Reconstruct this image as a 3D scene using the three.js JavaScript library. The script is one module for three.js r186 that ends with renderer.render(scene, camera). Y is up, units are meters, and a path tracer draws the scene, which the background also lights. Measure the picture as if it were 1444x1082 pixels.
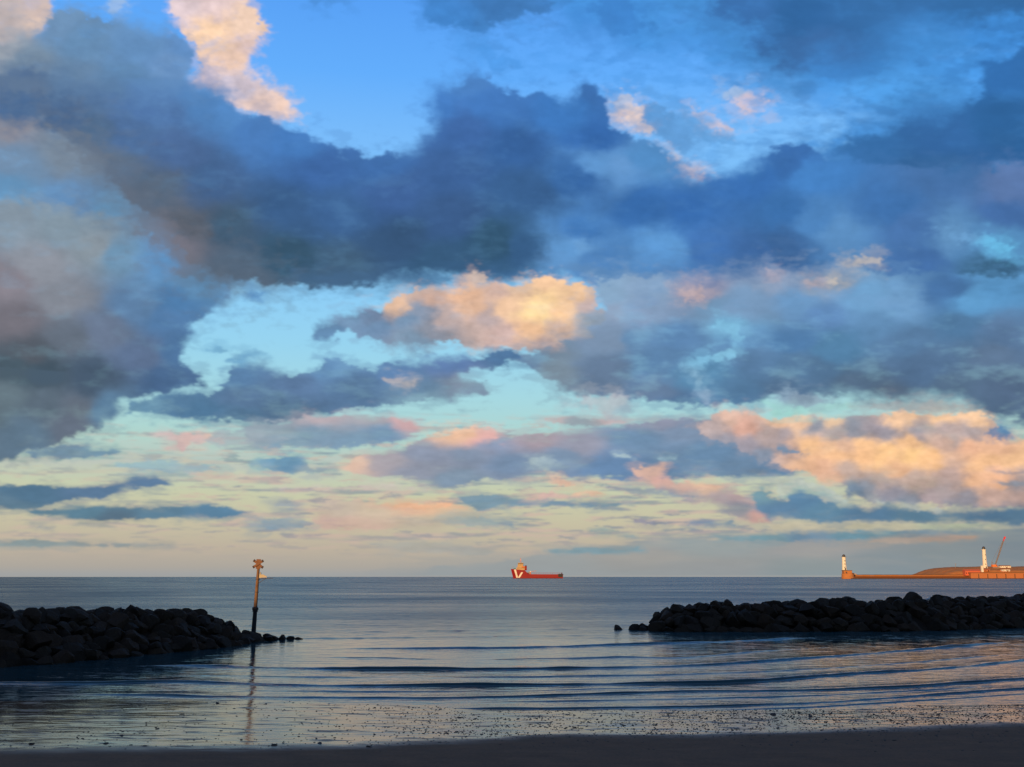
import * as THREE from 'three';
import { mergeGeometries, mergeVertices, toCreasedNormals } from 'three/addons/utils/BufferGeometryUtils.js';
import { RoundedBoxGeometry } from 'three/addons/geometries/RoundedBoxGeometry.js';

// ---------------------------------------------------------------- camera, sky, sun, exposure
const PW = 1444, PH = 1082, FPX = 1500, EYE = 4.5, HORIZON = 812;      // photograph frame, focal length in its pixels, eye height over the sea
const PITCH = Math.atan((HORIZON - PH / 2) / FPX);
const EARTH = 7.43e6;                                                // earth radius with refraction
const scene = new THREE.Scene();
const camera = new THREE.PerspectiveCamera(2 * THREE.MathUtils.radToDeg(Math.atan(PH / 2 / FPX)), PW / PH, 0.1, 40000);
camera.position.set(0, EYE, 0);
camera.rotation.set(PITCH, 0, 0);
scene.add(camera);
const renderer = new THREE.WebGLRenderer({ antialias: true });
renderer.setSize(1024, 767);
renderer.toneMapping = THREE.LinearToneMapping;
renderer.toneMappingExposure = 1.0;
renderer.shadowMap.enabled = true;

const SUN_AZ = THREE.MathUtils.degToRad(24), SUN_EL = THREE.MathUtils.degToRad(4);   // behind the camera and to its left, almost set
const sunDir = new THREE.Vector3(-Math.sin(SUN_AZ) * Math.cos(SUN_EL), Math.sin(SUN_EL), Math.cos(SUN_AZ) * Math.cos(SUN_EL));
const sun = new THREE.DirectionalLight(new THREE.Color().setRGB(1, 0.57, 0.235), 4.4);
sun.position.copy(sunDir).multiplyScalar(400);
sun.castShadow = true;
sun.shadow.mapSize.set(4096, 4096);
Object.assign(sun.shadow.camera, { left: -220, right: 220, top: 120, bottom: -120, near: 1, far: 4000 });
scene.add(sun, sun.target);

// ---- seeded random numbers and gradient noise
function rng(seed) { let a = seed >>> 0; return () => { a = (a + 0x6D2B79F5) | 0; let t = Math.imul(a ^ (a >>> 15), 1 | a); t = (t + Math.imul(t ^ (t >>> 7), 61 | t)) ^ t; return ((t ^ (t >>> 14)) >>> 0) / 4294967296; }; }
const PERM = new Uint8Array(512), GX = new Float32Array(256), GY = new Float32Array(256);
{
  const r = rng(71), p = [...Array(256).keys()];
  for (let i = 255; i > 0; i--) { const j = Math.floor(r() * (i + 1)); [p[i], p[j]] = [p[j], p[i]]; }
  for (let i = 0; i < 512; i++) PERM[i] = p[i & 255];
  for (let i = 0; i < 256; i++) { const a = r() * 6.28318; GX[i] = Math.cos(a); GY[i] = Math.sin(a); }
}
function noise(x, y, wrap = 256) {           // about -1..1; repeats every `wrap` cells
  const xf = Math.floor(x), yf = Math.floor(y), fx = x - xf, fy = y - yf;
  const x0 = ((xf % wrap) + wrap) % wrap, y0 = ((yf % wrap) + wrap) % wrap, x1 = (x0 + 1) % wrap, y1 = (y0 + 1) % wrap;
  const u = fx * fx * fx * (fx * (fx * 6 - 15) + 10), v = fy * fy * fy * (fy * (fy * 6 - 15) + 10);
  const p0 = PERM[x0 & 255], p1 = PERM[x1 & 255], r0 = y0 & 255, r1 = y1 & 255, a = PERM[p0 + r0], b = PERM[p1 + r0], c = PERM[p0 + r1], d = PERM[p1 + r1];
  const na = GX[a] * fx + GY[a] * fy, nb = GX[b] * (fx - 1) + GY[b] * fy, nc = GX[c] * fx + GY[c] * (fy - 1), nd = GX[d] * (fx - 1) + GY[d] * (fy - 1);
  const t = na + (nb - na) * u;
  return 1.5 * (t + (nc + (nd - nc) * u - t) * v);
}
function fbm(x, y, oct, gain = 0.5) { let s = 0, a = 1, n = 0; for (let o = 0; o < oct; o++) { s += a * noise(x, y); n += a; a *= gain; x = x * 2.03 + 17.3; y = y * 2.03 + 9.1; } return s / n; }
const sstep = (a, b, x) => { const t = Math.min(1, Math.max(0, (x - a) / (b - a))); return t * t * (3 - 2 * t); };
const toLin = (c) => { c /= 255; return c <= 0.04045 ? c / 12.92 : ((c + 0.055) / 1.055) ** 2.4; };
const lin = (c) => c.map(toLin);

// ---- the sky: clear air, then cloud banks from back to front, then scattered cloud all round.
// Cloud outlines are given as directions, read off the photograph's pixels; colours are sRGB.
function makeSky() {
  const W = 4096, H = 3072, data = new Float32Array(W * H * 4);
  const CLEAR = [[-400, 58, 118, 205], [-150, 70, 138, 228], [0, 88, 160, 245], [110, 100, 174, 252], [200, 122, 188, 251], [420, 142, 206, 247], [490, 152, 212, 240], [560, 166, 216, 226], [610, 174, 214, 210], [655, 188, 210, 190],
    [700, 200, 203, 172], [740, 198, 191, 164], [775, 188, 176, 158], [800, 172, 166, 157], [812, 158, 161, 162], [830, 156, 160, 162]].map(([y, ...c]) => [y, lin(c)]);
  const clearAt = (y, out) => {
    let k = 0; while (k < CLEAR.length - 2 && CLEAR[k + 1][0] < y) k++;
    const [y0, a] = CLEAR[k], [y1, b] = CLEAR[k + 1], t = Math.min(1, Math.max(0, (y - y0) / (y1 - y0)));
    for (let c = 0; c < 3; c++) out[c] = a[c] + (b[c] - a[c]) * t;
  };
  const banks = [];
  // poly: outline; soft: edge width; amp: how far the edge is torn; size: size of the tears; ax: how much wider than high they are; op: opacity; tex: mottling
  function bank(poly, colors, { soft = 10, amp = 18, size = 60, ax = 1.3, op = 1, tex = 0.14, seed = banks.length * 13.7, fine = 0.85, thin = 0.16, fringe = 0.34 } = {}) {
    const m = soft * 4.5 + amp * 1.3 + 6, xs = poly.map((p) => p[0]), ys = poly.map((p) => p[1]);
    const x0 = Math.min(...xs) - m, x1 = Math.max(...xs) + m, y0 = Math.min(...ys) - m, y1 = Math.max(...ys) + m;
    const st = Math.max(2, Math.min(5, (y1 - y0) / 24)), nx = Math.ceil((x1 - x0) / st) + 2, ny = Math.ceil((y1 - y0) / st) + 2;
    const sd = new Float32Array(nx * ny), col = new Float32Array(nx * ny * 3), pts = colors.map(([x, y, ...c]) => { const l = lin(c), t = Math.max(0, Math.min(1, (l[2] - l[0]) / l[2] * 1.6)); return [x, y, [l[0] * (1 - 0.17 * t), l[1] * (1 + 0.02 * t), l[2] * (1 - 0.02 * t)]]; });
    for (let j = 0; j < ny; j++) for (let i = 0; i < nx; i++) {
      const x = x0 + i * st, y = y0 + j * st; let d2 = 1e12, inside = false;
      for (let a = 0, b = poly.length - 1; a < poly.length; b = a++) {
        const [ax_, ay] = poly[a], [bx, by] = poly[b], ex = bx - ax_, ey = by - ay;
        const t = Math.min(1, Math.max(0, ((x - ax_) * ex + (y - ay) * ey) / (ex * ex + ey * ey + 1e-9))), dx = x - ax_ - ex * t, dy = y - ay - ey * t;
        d2 = Math.min(d2, dx * dx + dy * dy);
        if ((ay > y) !== (by > y) && x < (bx - ax_) * (y - ay) / (by - ay) + ax_) inside = !inside;
      }
      sd[j * nx + i] = Math.sqrt(d2) * (inside ? 1 : -1);
      let w = 0, r = 0, g = 0, bl = 0;
      for (const [px, py, c] of pts) { const k = 1 / ((((x - px) / ax) ** 2 + (y - py) ** 2) ** 2.1 + 2500); w += k; r += k * c[0]; g += k * c[1]; bl += k * c[2]; }
      col.set([r / w, g / w, bl / w], (j * nx + i) * 3);
    }
    banks.push({ x0, x1, y0, y1, st, nx, ny, sd, col, soft, amp, size, ax, op, tex, seed, fine, thin, fringe });
  }
  // veil of thin blue cloud over the upper right, lighter and darker patches in it
  bank([[760, -80], [1620, -80], [1620, 420], [1240, 420], [1000, 390], [960, 330], [1060, 250], [1130, 215], [1190, 200], [1196, 160], [1120, 156], [1070, 120], [1000, 80], [900, 80], [800, 40]],
    [[850, 30, 80, 145, 222], [1000, 40, 82, 146, 220], [1180, 90, 74, 138, 214], [1110, 120, 80, 140, 210], [1300, 80, 82, 150, 228], [1240, 130, 92, 162, 240], [1400, 50, 74, 142, 222], [1150, 150, 84, 146, 220], [1250, 160, 84, 146, 220], [1300, 250, 62, 108, 166], [1300, 350, 82, 118, 174], [1120, 330, 70, 112, 172], [1420, 400, 78, 108, 152]],
    { soft: 34, amp: 36, size: 110, ax: 1.8, op: 0.97, tex: 0.2, thin: 0.25 });
  // dark bank along the top right
  bank([[980, -60], [1560, -60], [1560, 18], [1420, 22], [1330, 38], [1250, 60], [1190, 95], [1150, 95], [1110, 92], [1070, 75], [1050, 40], [1000, 20]],
    [[1050, 10, 66, 110, 174], [1130, 20, 54, 98, 156], [1150, 70, 66, 104, 162], [1250, 15, 62, 108, 168], [1400, 5, 58, 104, 162]], { soft: 30, amp: 26, size: 90, ax: 1.6, op: 0.95, tex: 0.1 });
  // dark patch at the top, centre right
  bank([[600, 0], [632, -50], [800, -50], [780, 4], [765, 20], [735, 28], [705, 36], [690, 48], [668, 52], [655, 40], [632, 36], [612, 30]], [[640, 25, 72, 128, 200], [690, 15, 70, 118, 182], [740, 10, 72, 120, 184]], { soft: 14, amp: 20, size: 50, ax: 1.4, op: 0.95 });
  bank([[820, 20], [860, -10], [900, 0], [915, 30], [890, 55], [860, 58], [835, 40]], [[870, 25, 68, 124, 198]], { soft: 22, amp: 22, size: 50, op: 0.75 });
  bank([[650, 48], [690, 60], [720, 78], [735, 95], [700, 100], [670, 80], [655, 66]], [[690, 75, 84, 148, 226]], { soft: 16, amp: 16, size: 40, op: 0.7 });
  bank([[900, 50], [1000, 40], [1040, 60], [1000, 85], [930, 80]], [[960, 60, 82, 146, 224]], { soft: 24, amp: 24, size: 60, op: 0.6 });
  bank([[430, -20], [500, -20], [490, 8], [440, 6]], [[460, 0, 84, 140, 215]], { soft: 10, amp: 10, size: 40, op: 0.8 });
  // dark bank at the right edge, upper
  bank([[1180, 215], [1200, 195], [1240, 180], [1300, 150], [1360, 150], [1390, 100], [1444, 60], [1560, 40], [1560, 270], [1444, 228], [1380, 236], [1300, 245], [1230, 246], [1190, 240]],
    [[1230, 215, 60, 106, 166], [1330, 195, 58, 100, 160], [1420, 175, 50, 94, 150], [1400, 110, 56, 106, 172], [1300, 235, 58, 98, 152]], { soft: 26, amp: 22, size: 80, ax: 1.7, op: 0.93, tex: 0.1 });
  // clear gap with lit shreds, centre right
  bank([[1020, 125], [1040, 118], [1060, 128], [1082, 138], [1080, 158], [1060, 162], [1040, 152], [1025, 138]], [[1035, 125, 178, 190, 222], [1058, 148, 226, 196, 190]], { soft: 9, amp: 17, size: 24, op: 0.72, thin: 0.75 });
  bank([[968, 150], [985, 154], [1010, 165], [1034, 180], [1030, 188], [1005, 184], [985, 172]], [[1000, 166, 200, 190, 206], [1028, 182, 220, 196, 196]], { soft: 6, amp: 15, size: 22, op: 0.72, thin: 0.75 });
  bank([[955, 155], [985, 165], [1010, 185], [1040, 195], [1020, 205], [985, 198], [962, 182]], [[1000, 190, 98, 146, 204]], { soft: 12, amp: 12, size: 30, op: 0.7 });
  bank([[860, 138], [876, 130], [896, 138], [912, 158], [925, 178], [916, 188], [890, 184], [870, 174], [856, 160]], [[875, 142, 190, 192, 216], [885, 165, 234, 206, 190], [915, 182, 228, 204, 194]], { soft: 7, amp: 16, size: 24, op: 0.88, thin: 0.6 });
  bank([[900, 150], [915, 142], [932, 150], [950, 165], [975, 178], [985, 200], [965, 214], [940, 205], [915, 190]], [[925, 160, 100, 146, 206], [960, 190, 104, 150, 210]], { soft: 12, amp: 14, size: 34, op: 0.85 });
  bank([[925, 215], [945, 218], [965, 232], [990, 240], [1000, 250], [975, 252], [945, 245], [928, 232]], [[945, 228, 230, 204, 190], [980, 246, 222, 196, 190]], { soft: 7, amp: 15, size: 22, op: 0.8, thin: 0.6 });
  // sunlit billows behind the great bank, upper left
  bank([[-80, -60], [78, -60], [72, 8], [76, 30], [64, 46], [44, 56], [30, 78], [16, 100], [-80, 120]], [[10, 20, 190, 178, 178], [60, 15, 208, 188, 182], [64, 40, 232, 204, 186], [20, 60, 176, 172, 178], [8, 92, 228, 202, 184]], { soft: 9, amp: 12, size: 34, tex: 0.1 });
  bank([[238, -30], [350, -30], [352, 4], [366, 25], [371, 50], [358, 78], [352, 98], [372, 112], [398, 132], [420, 152], [420, 166], [395, 168], [360, 162], [325, 148], [295, 130], [268, 118], [275, 95], [282, 72], [262, 50], [246, 22]],
    [[262, 12, 222, 202, 206], [300, 10, 224, 200, 200], [300, 45, 252, 214, 180], [345, 30, 240, 208, 186], [325, 85, 240, 206, 186], [350, 70, 222, 196, 192], [275, 108, 214, 196, 204], [335, 120, 206, 194, 206], [370, 150, 226, 200, 192], [410, 160, 238, 206, 190]], { soft: 6, amp: 18, size: 28, tex: 0.16, fine: 1, thin: 0.3 });
  bank([[150, -10], [180, -12], [176, 8], [160, 22], [152, 14]], [[165, 5, 178, 192, 226]], { soft: 7, amp: 8, size: 22, op: 0.7 });
  // half-shaded bank under them
  bank([[-80, 66], [20, 56], [52, 40], [72, 22], [100, 15], [130, 22], [146, 32], [172, 26], [206, 38], [240, 46], [262, 56], [276, 76], [268, 98], [262, 116], [330, 150], [280, 200], [0, 180], [-80, 150]],
    [[40, 85, 128, 142, 166], [80, 40, 120, 144, 184], [110, 60, 114, 142, 184], [200, 65, 112, 144, 194], [240, 90, 122, 150, 200], [262, 70, 108, 142, 198], [100, 108, 116, 136, 170], [180, 115, 104, 132, 174], [10, 62, 160, 164, 176]], { soft: 9, amp: 12, size: 40, tex: 0.1 });
  // pale bank on the left, below the great one
  bank([[-120, 150], [0, 150], [100, 180], [190, 230], [280, 290], [310, 345], [330, 420], [250, 400], [100, 330], [40, 290], [-120, 280]], [[20, 180, 140, 138, 150], [20, 230, 122, 140, 172], [90, 215, 128, 138, 158], [10, 262, 108, 142, 184], [100, 282, 112, 142, 188], [150, 300, 112, 150, 192], [210, 330, 116, 146, 190]], { soft: 14, amp: 16, size: 60, tex: 0.08 });
  bank([[-120, 280], [0, 284], [40, 282], [80, 290], [130, 298], [160, 312], [200, 312], [250, 330], [300, 350], [350, 380], [345, 396], [318, 412], [312, 430], [292, 445], [272, 462], [258, 485], [258, 502], [276, 520], [290, 545], [250, 552], [215, 556], [172, 566], [164, 590], [146, 604], [108, 610], [84, 628], [40, 634], [16, 650], [-120, 664]],
    [[20, 310, 138, 148, 164], [90, 320, 138, 150, 166], [60, 375, 146, 148, 160], [130, 350, 144, 152, 164], [10, 400, 134, 128, 138], [20, 450, 118, 114, 124], [90, 420, 134, 136, 148], [170, 360, 118, 144, 176], [230, 365, 108, 146, 196], [280, 400, 106, 140, 182], [190, 430, 104, 128, 168], [240, 450, 92, 122, 168], [250, 430, 86, 122, 170], [150, 470, 112, 120, 146], [200, 500, 104, 116, 150], [100, 478, 106, 112, 128], [40, 500, 90, 94, 106], [60, 526, 74, 86, 102], [20, 516, 78, 90, 104], [130, 532, 78, 90, 112], [230, 535, 82, 104, 144], [250, 490, 88, 116, 160], [10, 555, 106, 118, 130], [60, 570, 98, 108, 124], [110, 575, 106, 112, 128], [150, 575, 100, 124, 156], [40, 615, 104, 120, 142], [100, 600, 106, 112, 130]],
    { soft: 9, amp: 12, size: 44, tex: 0.11, ax: 1.4, fringe: 0.25, thin: 0.1 });
  // the great dark bank
  bank([[-120, 100], [0, 106], [36, 98], [80, 112], [130, 122], [200, 122], [262, 116], [290, 118], [318, 138], [345, 166], [372, 164], [402, 170], [425, 186], [455, 196], [480, 210], [520, 218], [558, 214], [586, 210], [598, 192], [604, 166], [604, 142], [618, 124], [644, 118], [662, 104], [688, 106], [712, 122], [738, 138], [764, 130], [790, 140], [806, 138], [820, 118], [844, 124], [856, 150], [862, 172], [886, 186], [916, 198], [945, 216], [962, 236], [1000, 250], [1032, 246], [1056, 228], [1082, 212], [1122, 204], [1158, 210], [1200, 228], [1300, 238], [1560, 232], [1560, 460], [1430, 450], [1330, 440], [1240, 440], [1180, 430], [1080, 430], [1010, 430], [940, 430], [870, 430], [840, 404], [800, 392], [760, 394], [700, 400], [640, 394], [560, 398], [480, 404], [400, 404], [330, 398], [282, 378], [244, 350], [226, 320], [196, 290], [156, 258], [132, 224], [100, 196], [60, 176], [-120, 160]],
    [[0, 118, 88, 108, 150], [40, 140, 82, 104, 146], [90, 165, 84, 104, 144], [130, 190, 88, 106, 140], [160, 230, 98, 110, 136], [220, 150, 90, 118, 172], [180, 190, 88, 112, 160], [290, 140, 92, 132, 192], [330, 165, 92, 134, 196], [360, 185, 82, 122, 186], [250, 210, 84, 106, 154], [220, 270, 92, 102, 124], [260, 320, 94, 98, 112], [240, 342, 122, 118, 132], [300, 250, 76, 100, 146], [320, 320, 74, 92, 118], [330, 385, 86, 98, 120], [420, 200, 78, 122, 190], [450, 240, 70, 104, 166], [400, 290, 66, 94, 140], [410, 360, 62, 86, 112], [480, 300, 68, 98, 148], [470, 380, 74, 96, 126], [540, 230, 74, 112, 176], [560, 270, 70, 98, 154], [560, 340, 62, 86, 124], [620, 150, 76, 122, 194], [665, 118, 84, 128, 196], [650, 180, 72, 106, 170], [640, 240, 68, 98, 154], [640, 300, 66, 92, 140], [620, 375, 62, 90, 126], [700, 150, 74, 118, 188], [730, 200, 62, 98, 158], [740, 270, 64, 96, 146], [700, 340, 56, 84, 114], [745, 350, 60, 90, 132], [800, 160, 70, 120, 192], [830, 135, 68, 110, 176], [840, 190, 62, 106, 176], [820, 250, 60, 100, 162], [820, 330, 72, 118, 184], [850, 232, 104, 148, 208], [870, 236, 110, 150, 208], [910, 225, 92, 140, 200], [900, 290, 62, 106, 172], [800, 352, 110, 156, 216], [815, 345, 118, 160, 216], [845, 365, 84, 126, 186], [940, 345, 104, 152, 214], [970, 300, 62, 106, 174], [1000, 350, 74, 114, 180], [1060, 250, 66, 112, 182], [1120, 225, 66, 108, 174], [1150, 245, 78, 130, 200], [1110, 300, 66, 110, 172], [1060, 360, 70, 104, 162], [1190, 330, 100, 140, 194], [1150, 310, 86, 130, 190], [1110, 345, 66, 98, 150], [1250, 290, 72, 114, 176], [1330, 260, 78, 112, 168], [1420, 260, 100, 120, 172], [1290, 320, 80, 114, 172], [1340, 330, 104, 142, 192], [1380, 335, 94, 134, 186], [1415, 350, 98, 146, 196], [1420, 300, 76, 108, 166], [1400, 378, 64, 96, 130], [1300, 370, 76, 110, 168]],
    { soft: 12, amp: 17, size: 46, tex: 0.1, ax: 1.4, fine: 0.8, thin: 0.07, fringe: 0.22 });
  // soft passages where the banks melt into one another, upper left
  bank([[-120, 96], [40, 92], [140, 108], [230, 104], [272, 118], [240, 140], [120, 138], [-120, 122]], [[20, 106, 108, 122, 152], [120, 120, 104, 126, 166], [230, 118, 104, 136, 188]], { soft: 22, amp: 12, size: 50, op: 0.75, tex: 0.05 });
  bank([[60, 168], [130, 200], [170, 246], [222, 292], [262, 338], [330, 384], [400, 400], [330, 410], [260, 392], [220, 350], [160, 290], [110, 230]], [[120, 205, 112, 118, 136], [190, 270, 106, 110, 126], [245, 340, 116, 114, 126], [320, 396, 100, 108, 126]], { soft: 24, amp: 14, size: 50, op: 0.7, tex: 0.05 });
  bank([[420, 386], [560, 384], [700, 384], [760, 388], [700, 400], [560, 402], [430, 404]], [[500, 394, 78, 106, 146], [680, 392, 72, 104, 148]], { soft: 12, amp: 8, size: 40, op: 0.6, tex: 0.05, ax: 3 });
  bank([[780, 372], [900, 378], [1000, 372], [1100, 366], [1100, 392], [1000, 400], [900, 400], [830, 398]], [[850, 386, 104, 136, 184], [960, 386, 92, 126, 178], [1060, 380, 88, 118, 168]], { soft: 18, amp: 12, size: 40, op: 0.75, tex: 0.08, ax: 2 });
  // lit cloud in the middle
  bank([[438, 474], [446, 458], [470, 448], [492, 440], [512, 432], [540, 434], [552, 424], [582, 412], [598, 404], [640, 404], [664, 392], [682, 396], [705, 402], [732, 404], [745, 396], [762, 386], [782, 394], [800, 400], [822, 396], [838, 408], [842, 428], [868, 450], [880, 480], [850, 520], [790, 512], [745, 498], [715, 490], [690, 496], [655, 486], [628, 472], [612, 492], [572, 494], [546, 488], [515, 474], [490, 468], [464, 484], [446, 484]],
    [[455, 472, 110, 138, 178], [500, 450, 128, 150, 186], [530, 460, 122, 142, 178], [548, 432, 222, 186, 160], [565, 432, 228, 190, 162], [520, 442, 128, 142, 176], [570, 452, 128, 146, 178], [590, 480, 128, 144, 170], [590, 440, 140, 148, 172], [620, 420, 206, 172, 156], [640, 412, 236, 190, 158], [660, 432, 232, 190, 162], [630, 448, 190, 170, 166], [610, 465, 146, 148, 164], [700, 412, 212, 180, 166], [690, 445, 190, 172, 172], [715, 430, 236, 196, 162], [715, 470, 206, 178, 172], [735, 410, 222, 188, 160], [765, 395, 252, 208, 168], [760, 420, 255, 216, 164], [765, 440, 252, 218, 160], [795, 440, 252, 206, 160], [745, 462, 244, 198, 158], [780, 470, 206, 178, 162], [815, 415, 238, 198, 160], [830, 430, 196, 176, 174], [840, 450, 152, 160, 176], [770, 482, 190, 168, 164], [770, 505, 136, 144, 162], [820, 490, 134, 146, 176], [850, 500, 118, 136, 168]],
    { soft: 6, amp: 15, size: 30, tex: 0.16, ax: 1.5, fine: 1, fringe: 0.3, thin: 0.1 });
  bank([[655, 390], [668, 382], [684, 388], [686, 400], [668, 402]], [[670, 392, 214, 190, 176]], { soft: 5, amp: 8, size: 18, op: 0.8 });
  // blue-grey mass right of the middle
  bank([[830, 400], [880, 392], [960, 396], [1060, 384], [1200, 380], [1320, 386], [1560, 396], [1560, 640], [1444, 600], [1400, 590], [1360, 572], [1300, 562], [1220, 566], [1170, 562], [1130, 566], [1090, 556], [1060, 572], [1020, 570], [1000, 580], [960, 574], [935, 574], [905, 562], [876, 560], [850, 556], [812, 556], [790, 552], [770, 540], [740, 522], [720, 508], [760, 494], [830, 476], [850, 440]],
    [[735, 512, 116, 134, 166], [780, 520, 130, 142, 160], [850, 420, 150, 172, 206], [870, 440, 152, 164, 194], [930, 405, 140, 158, 192], [900, 445, 144, 158, 192], [985, 412, 156, 152, 178], [1000, 430, 124, 148, 184], [860, 480, 132, 146, 176], [900, 480, 110, 136, 176], [950, 480, 104, 134, 180], [860, 525, 108, 122, 152], [920, 510, 102, 130, 172], [930, 550, 112, 128, 162], [960, 560, 96, 120, 160], [1050, 430, 130, 152, 190], [1030, 460, 126, 168, 208], [1050, 480, 110, 144, 190], [1060, 510, 100, 126, 166], [1040, 550, 94, 122, 160], [990, 530, 102, 140, 180], [1000, 550, 104, 136, 176],
      [1095, 390, 150, 160, 190], [1160, 400, 150, 160, 184], [1130, 425, 118, 150, 196], [1220, 422, 122, 160, 206], [1270, 425, 126, 160, 206], [1170, 445, 106, 136, 186], [1240, 455, 108, 140, 184], [1120, 480, 92, 126, 174], [1180, 490, 92, 128, 168], [1140, 520, 94, 118, 154], [1200, 540, 94, 110, 138], [1300, 520, 94, 114, 150], [1280, 480, 98, 124, 164], [1330, 410, 80, 114, 166], [1380, 420, 108, 158, 210], [1390, 415, 98, 146, 198], [1360, 460, 88, 118, 158], [1420, 470, 100, 120, 158], [1400, 500, 104, 120, 152], [1430, 540, 92, 106, 136], [1350, 550, 92, 108, 136], [1250, 555, 96, 108, 132], [1100, 550, 96, 116, 150]],
    { soft: 11, amp: 17, size: 46, tex: 0.12, ax: 1.7, fine: 0.9, thin: 0.22 });
  // breaks and lit shreds in it
  bank([[1005, 448], [1040, 452], [1050, 475], [1046, 490], [1026, 470], [1012, 462]], [[1025, 462, 142, 190, 226]], { soft: 7, amp: 11, size: 20, op: 0.7 });
  bank([[958, 516], [972, 504], [1000, 502], [1020, 492], [1042, 494], [1036, 506], [1004, 508], [984, 522], [990, 540], [1004, 560], [996, 574], [984, 552], [974, 524]], [[1020, 500, 150, 198, 232], [990, 506, 144, 192, 228], [985, 535, 146, 176, 206], [998, 565, 156, 172, 200]], { soft: 6, amp: 9, size: 20, op: 0.8 });
  bank([[955, 405], [990, 404], [994, 422], [965, 424]], [[975, 414, 196, 172, 170]], { soft: 9, amp: 9, size: 20, op: 0.7 });
  bank([[1080, 382], [1102, 380], [1104, 394], [1082, 396]], [[1092, 388, 172, 164, 180]], { soft: 8, amp: 8, size: 20, op: 0.8 });
  bank([[1135, 395], [1180, 392], [1184, 402], [1140, 406]], [[1158, 400, 176, 164, 172], [1178, 397, 196, 184, 172]], { soft: 7, amp: 8, size: 20, op: 0.8 });
  bank([[1186, 370], [1210, 362], [1246, 362], [1244, 374], [1196, 376]], [[1215, 368, 184, 178, 176]], { soft: 7, amp: 7, size: 20, op: 0.85 });
  bank([[1320, 322], [1350, 330], [1390, 332], [1425, 346], [1432, 362], [1405, 358], [1380, 344], [1345, 342]], [[1340, 332, 118, 158, 208], [1415, 352, 122, 196, 242]], { soft: 8, amp: 9, size: 22, op: 0.7 });
  bank([[1130, 405], [1200, 412], [1250, 418], [1290, 430], [1250, 430], [1180, 424]], [[1200, 420, 126, 156, 202]], { soft: 8, amp: 8, size: 26, op: 0.5, ax: 3 });
  bank([[798, 566], [850, 556], [880, 558], [900, 580], [880, 590], [855, 585]], [[868, 564, 190, 190, 196], [885, 580, 160, 170, 186]], { soft: 9, amp: 12, size: 22, op: 0.7 });
  // long dark streak left of the middle
  bank([[176, 578], [186, 564], [232, 560], [262, 552], [300, 556], [318, 540], [318, 522], [336, 514], [368, 512], [388, 522], [412, 530], [440, 522], [452, 508], [480, 508], [496, 520], [530, 520], [540, 508], [580, 510], [630, 506], [668, 506], [700, 498], [728, 496], [732, 508], [700, 518], [664, 524], [650, 530], [680, 538], [694, 554], [690, 562], [655, 560], [640, 566], [590, 566], [545, 572], [500, 576], [450, 588], [400, 596], [350, 600], [310, 594], [270, 592], [220, 586]],
    [[200, 572, 112, 142, 172], [250, 572, 96, 124, 160], [280, 580, 90, 120, 156], [330, 530, 100, 128, 170], [345, 560, 98, 118, 154], [400, 575, 92, 112, 144], [420, 545, 104, 124, 164], [465, 518, 112, 142, 186], [500, 548, 98, 120, 158], [560, 524, 106, 132, 178], [580, 550, 112, 134, 166], [640, 515, 104, 124, 172], [715, 502, 90, 118, 160], [650, 540, 130, 138, 160], [680, 555, 126, 138, 162], [600, 565, 128, 150, 172], [340, 592, 94, 118, 150]],
    { soft: 6, amp: 11, size: 28, tex: 0.13, ax: 1.9, fine: 1, fringe: 0.4 });
  bank([[534, 534], [560, 530], [590, 538], [585, 546], [550, 544]], [[562, 536, 206, 192, 184]], { soft: 5, amp: 6, size: 16, op: 0.6, ax: 2 });
  bank([[285, 494], [310, 486], [325, 490], [310, 498]], [[305, 492, 112, 158, 200]], { soft: 5, amp: 7, size: 18, op: 0.7, ax: 2 });
  bank([[318, 508], [330, 500], [345, 494], [360, 492], [372, 500], [352, 506], [345, 516]], [[345, 502, 108, 152, 196]], { soft: 5, amp: 7, size: 18, op: 0.7, ax: 2 });
  bank([[345, 412], [358, 408], [372, 412], [370, 424], [352, 424]], [[360, 416, 100, 142, 196]], { soft: 5, amp: 6, size: 16, op: 0.85 });
  // low clouds: grey bodies with rosy tops
  bank([[330, 612], [362, 598], [400, 594], [440, 584], [480, 588], [540, 586], [580, 592], [594, 600], [584, 616], [560, 624], [500, 630], [430, 632], [366, 630]], [[380, 608, 150, 160, 174], [450, 588, 184, 172, 178], [440, 612, 136, 154, 178], [520, 590, 170, 168, 176], [540, 610, 128, 150, 182], [575, 594, 204, 170, 172], [500, 622, 136, 156, 182], [400, 626, 138, 158, 180]], { soft: 6, amp: 9, size: 24, ax: 2.2, tex: 0.1 });
  bank([[215, 612], [240, 608], [290, 612], [320, 618], [316, 626], [270, 626], [256, 636], [228, 632], [240, 622]], [[230, 612, 206, 180, 180], [275, 618, 222, 184, 178], [305, 620, 224, 190, 170], [240, 630, 214, 178, 178]], { soft: 6, amp: 7, size: 20, ax: 2.4, op: 0.85 });
  bank([[300, 606], [360, 610], [400, 620], [360, 632], [310, 634], [290, 622]], [[340, 620, 168, 174, 184]], { soft: 8, amp: 8, size: 22, ax: 2.6, op: 0.7 });
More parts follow.
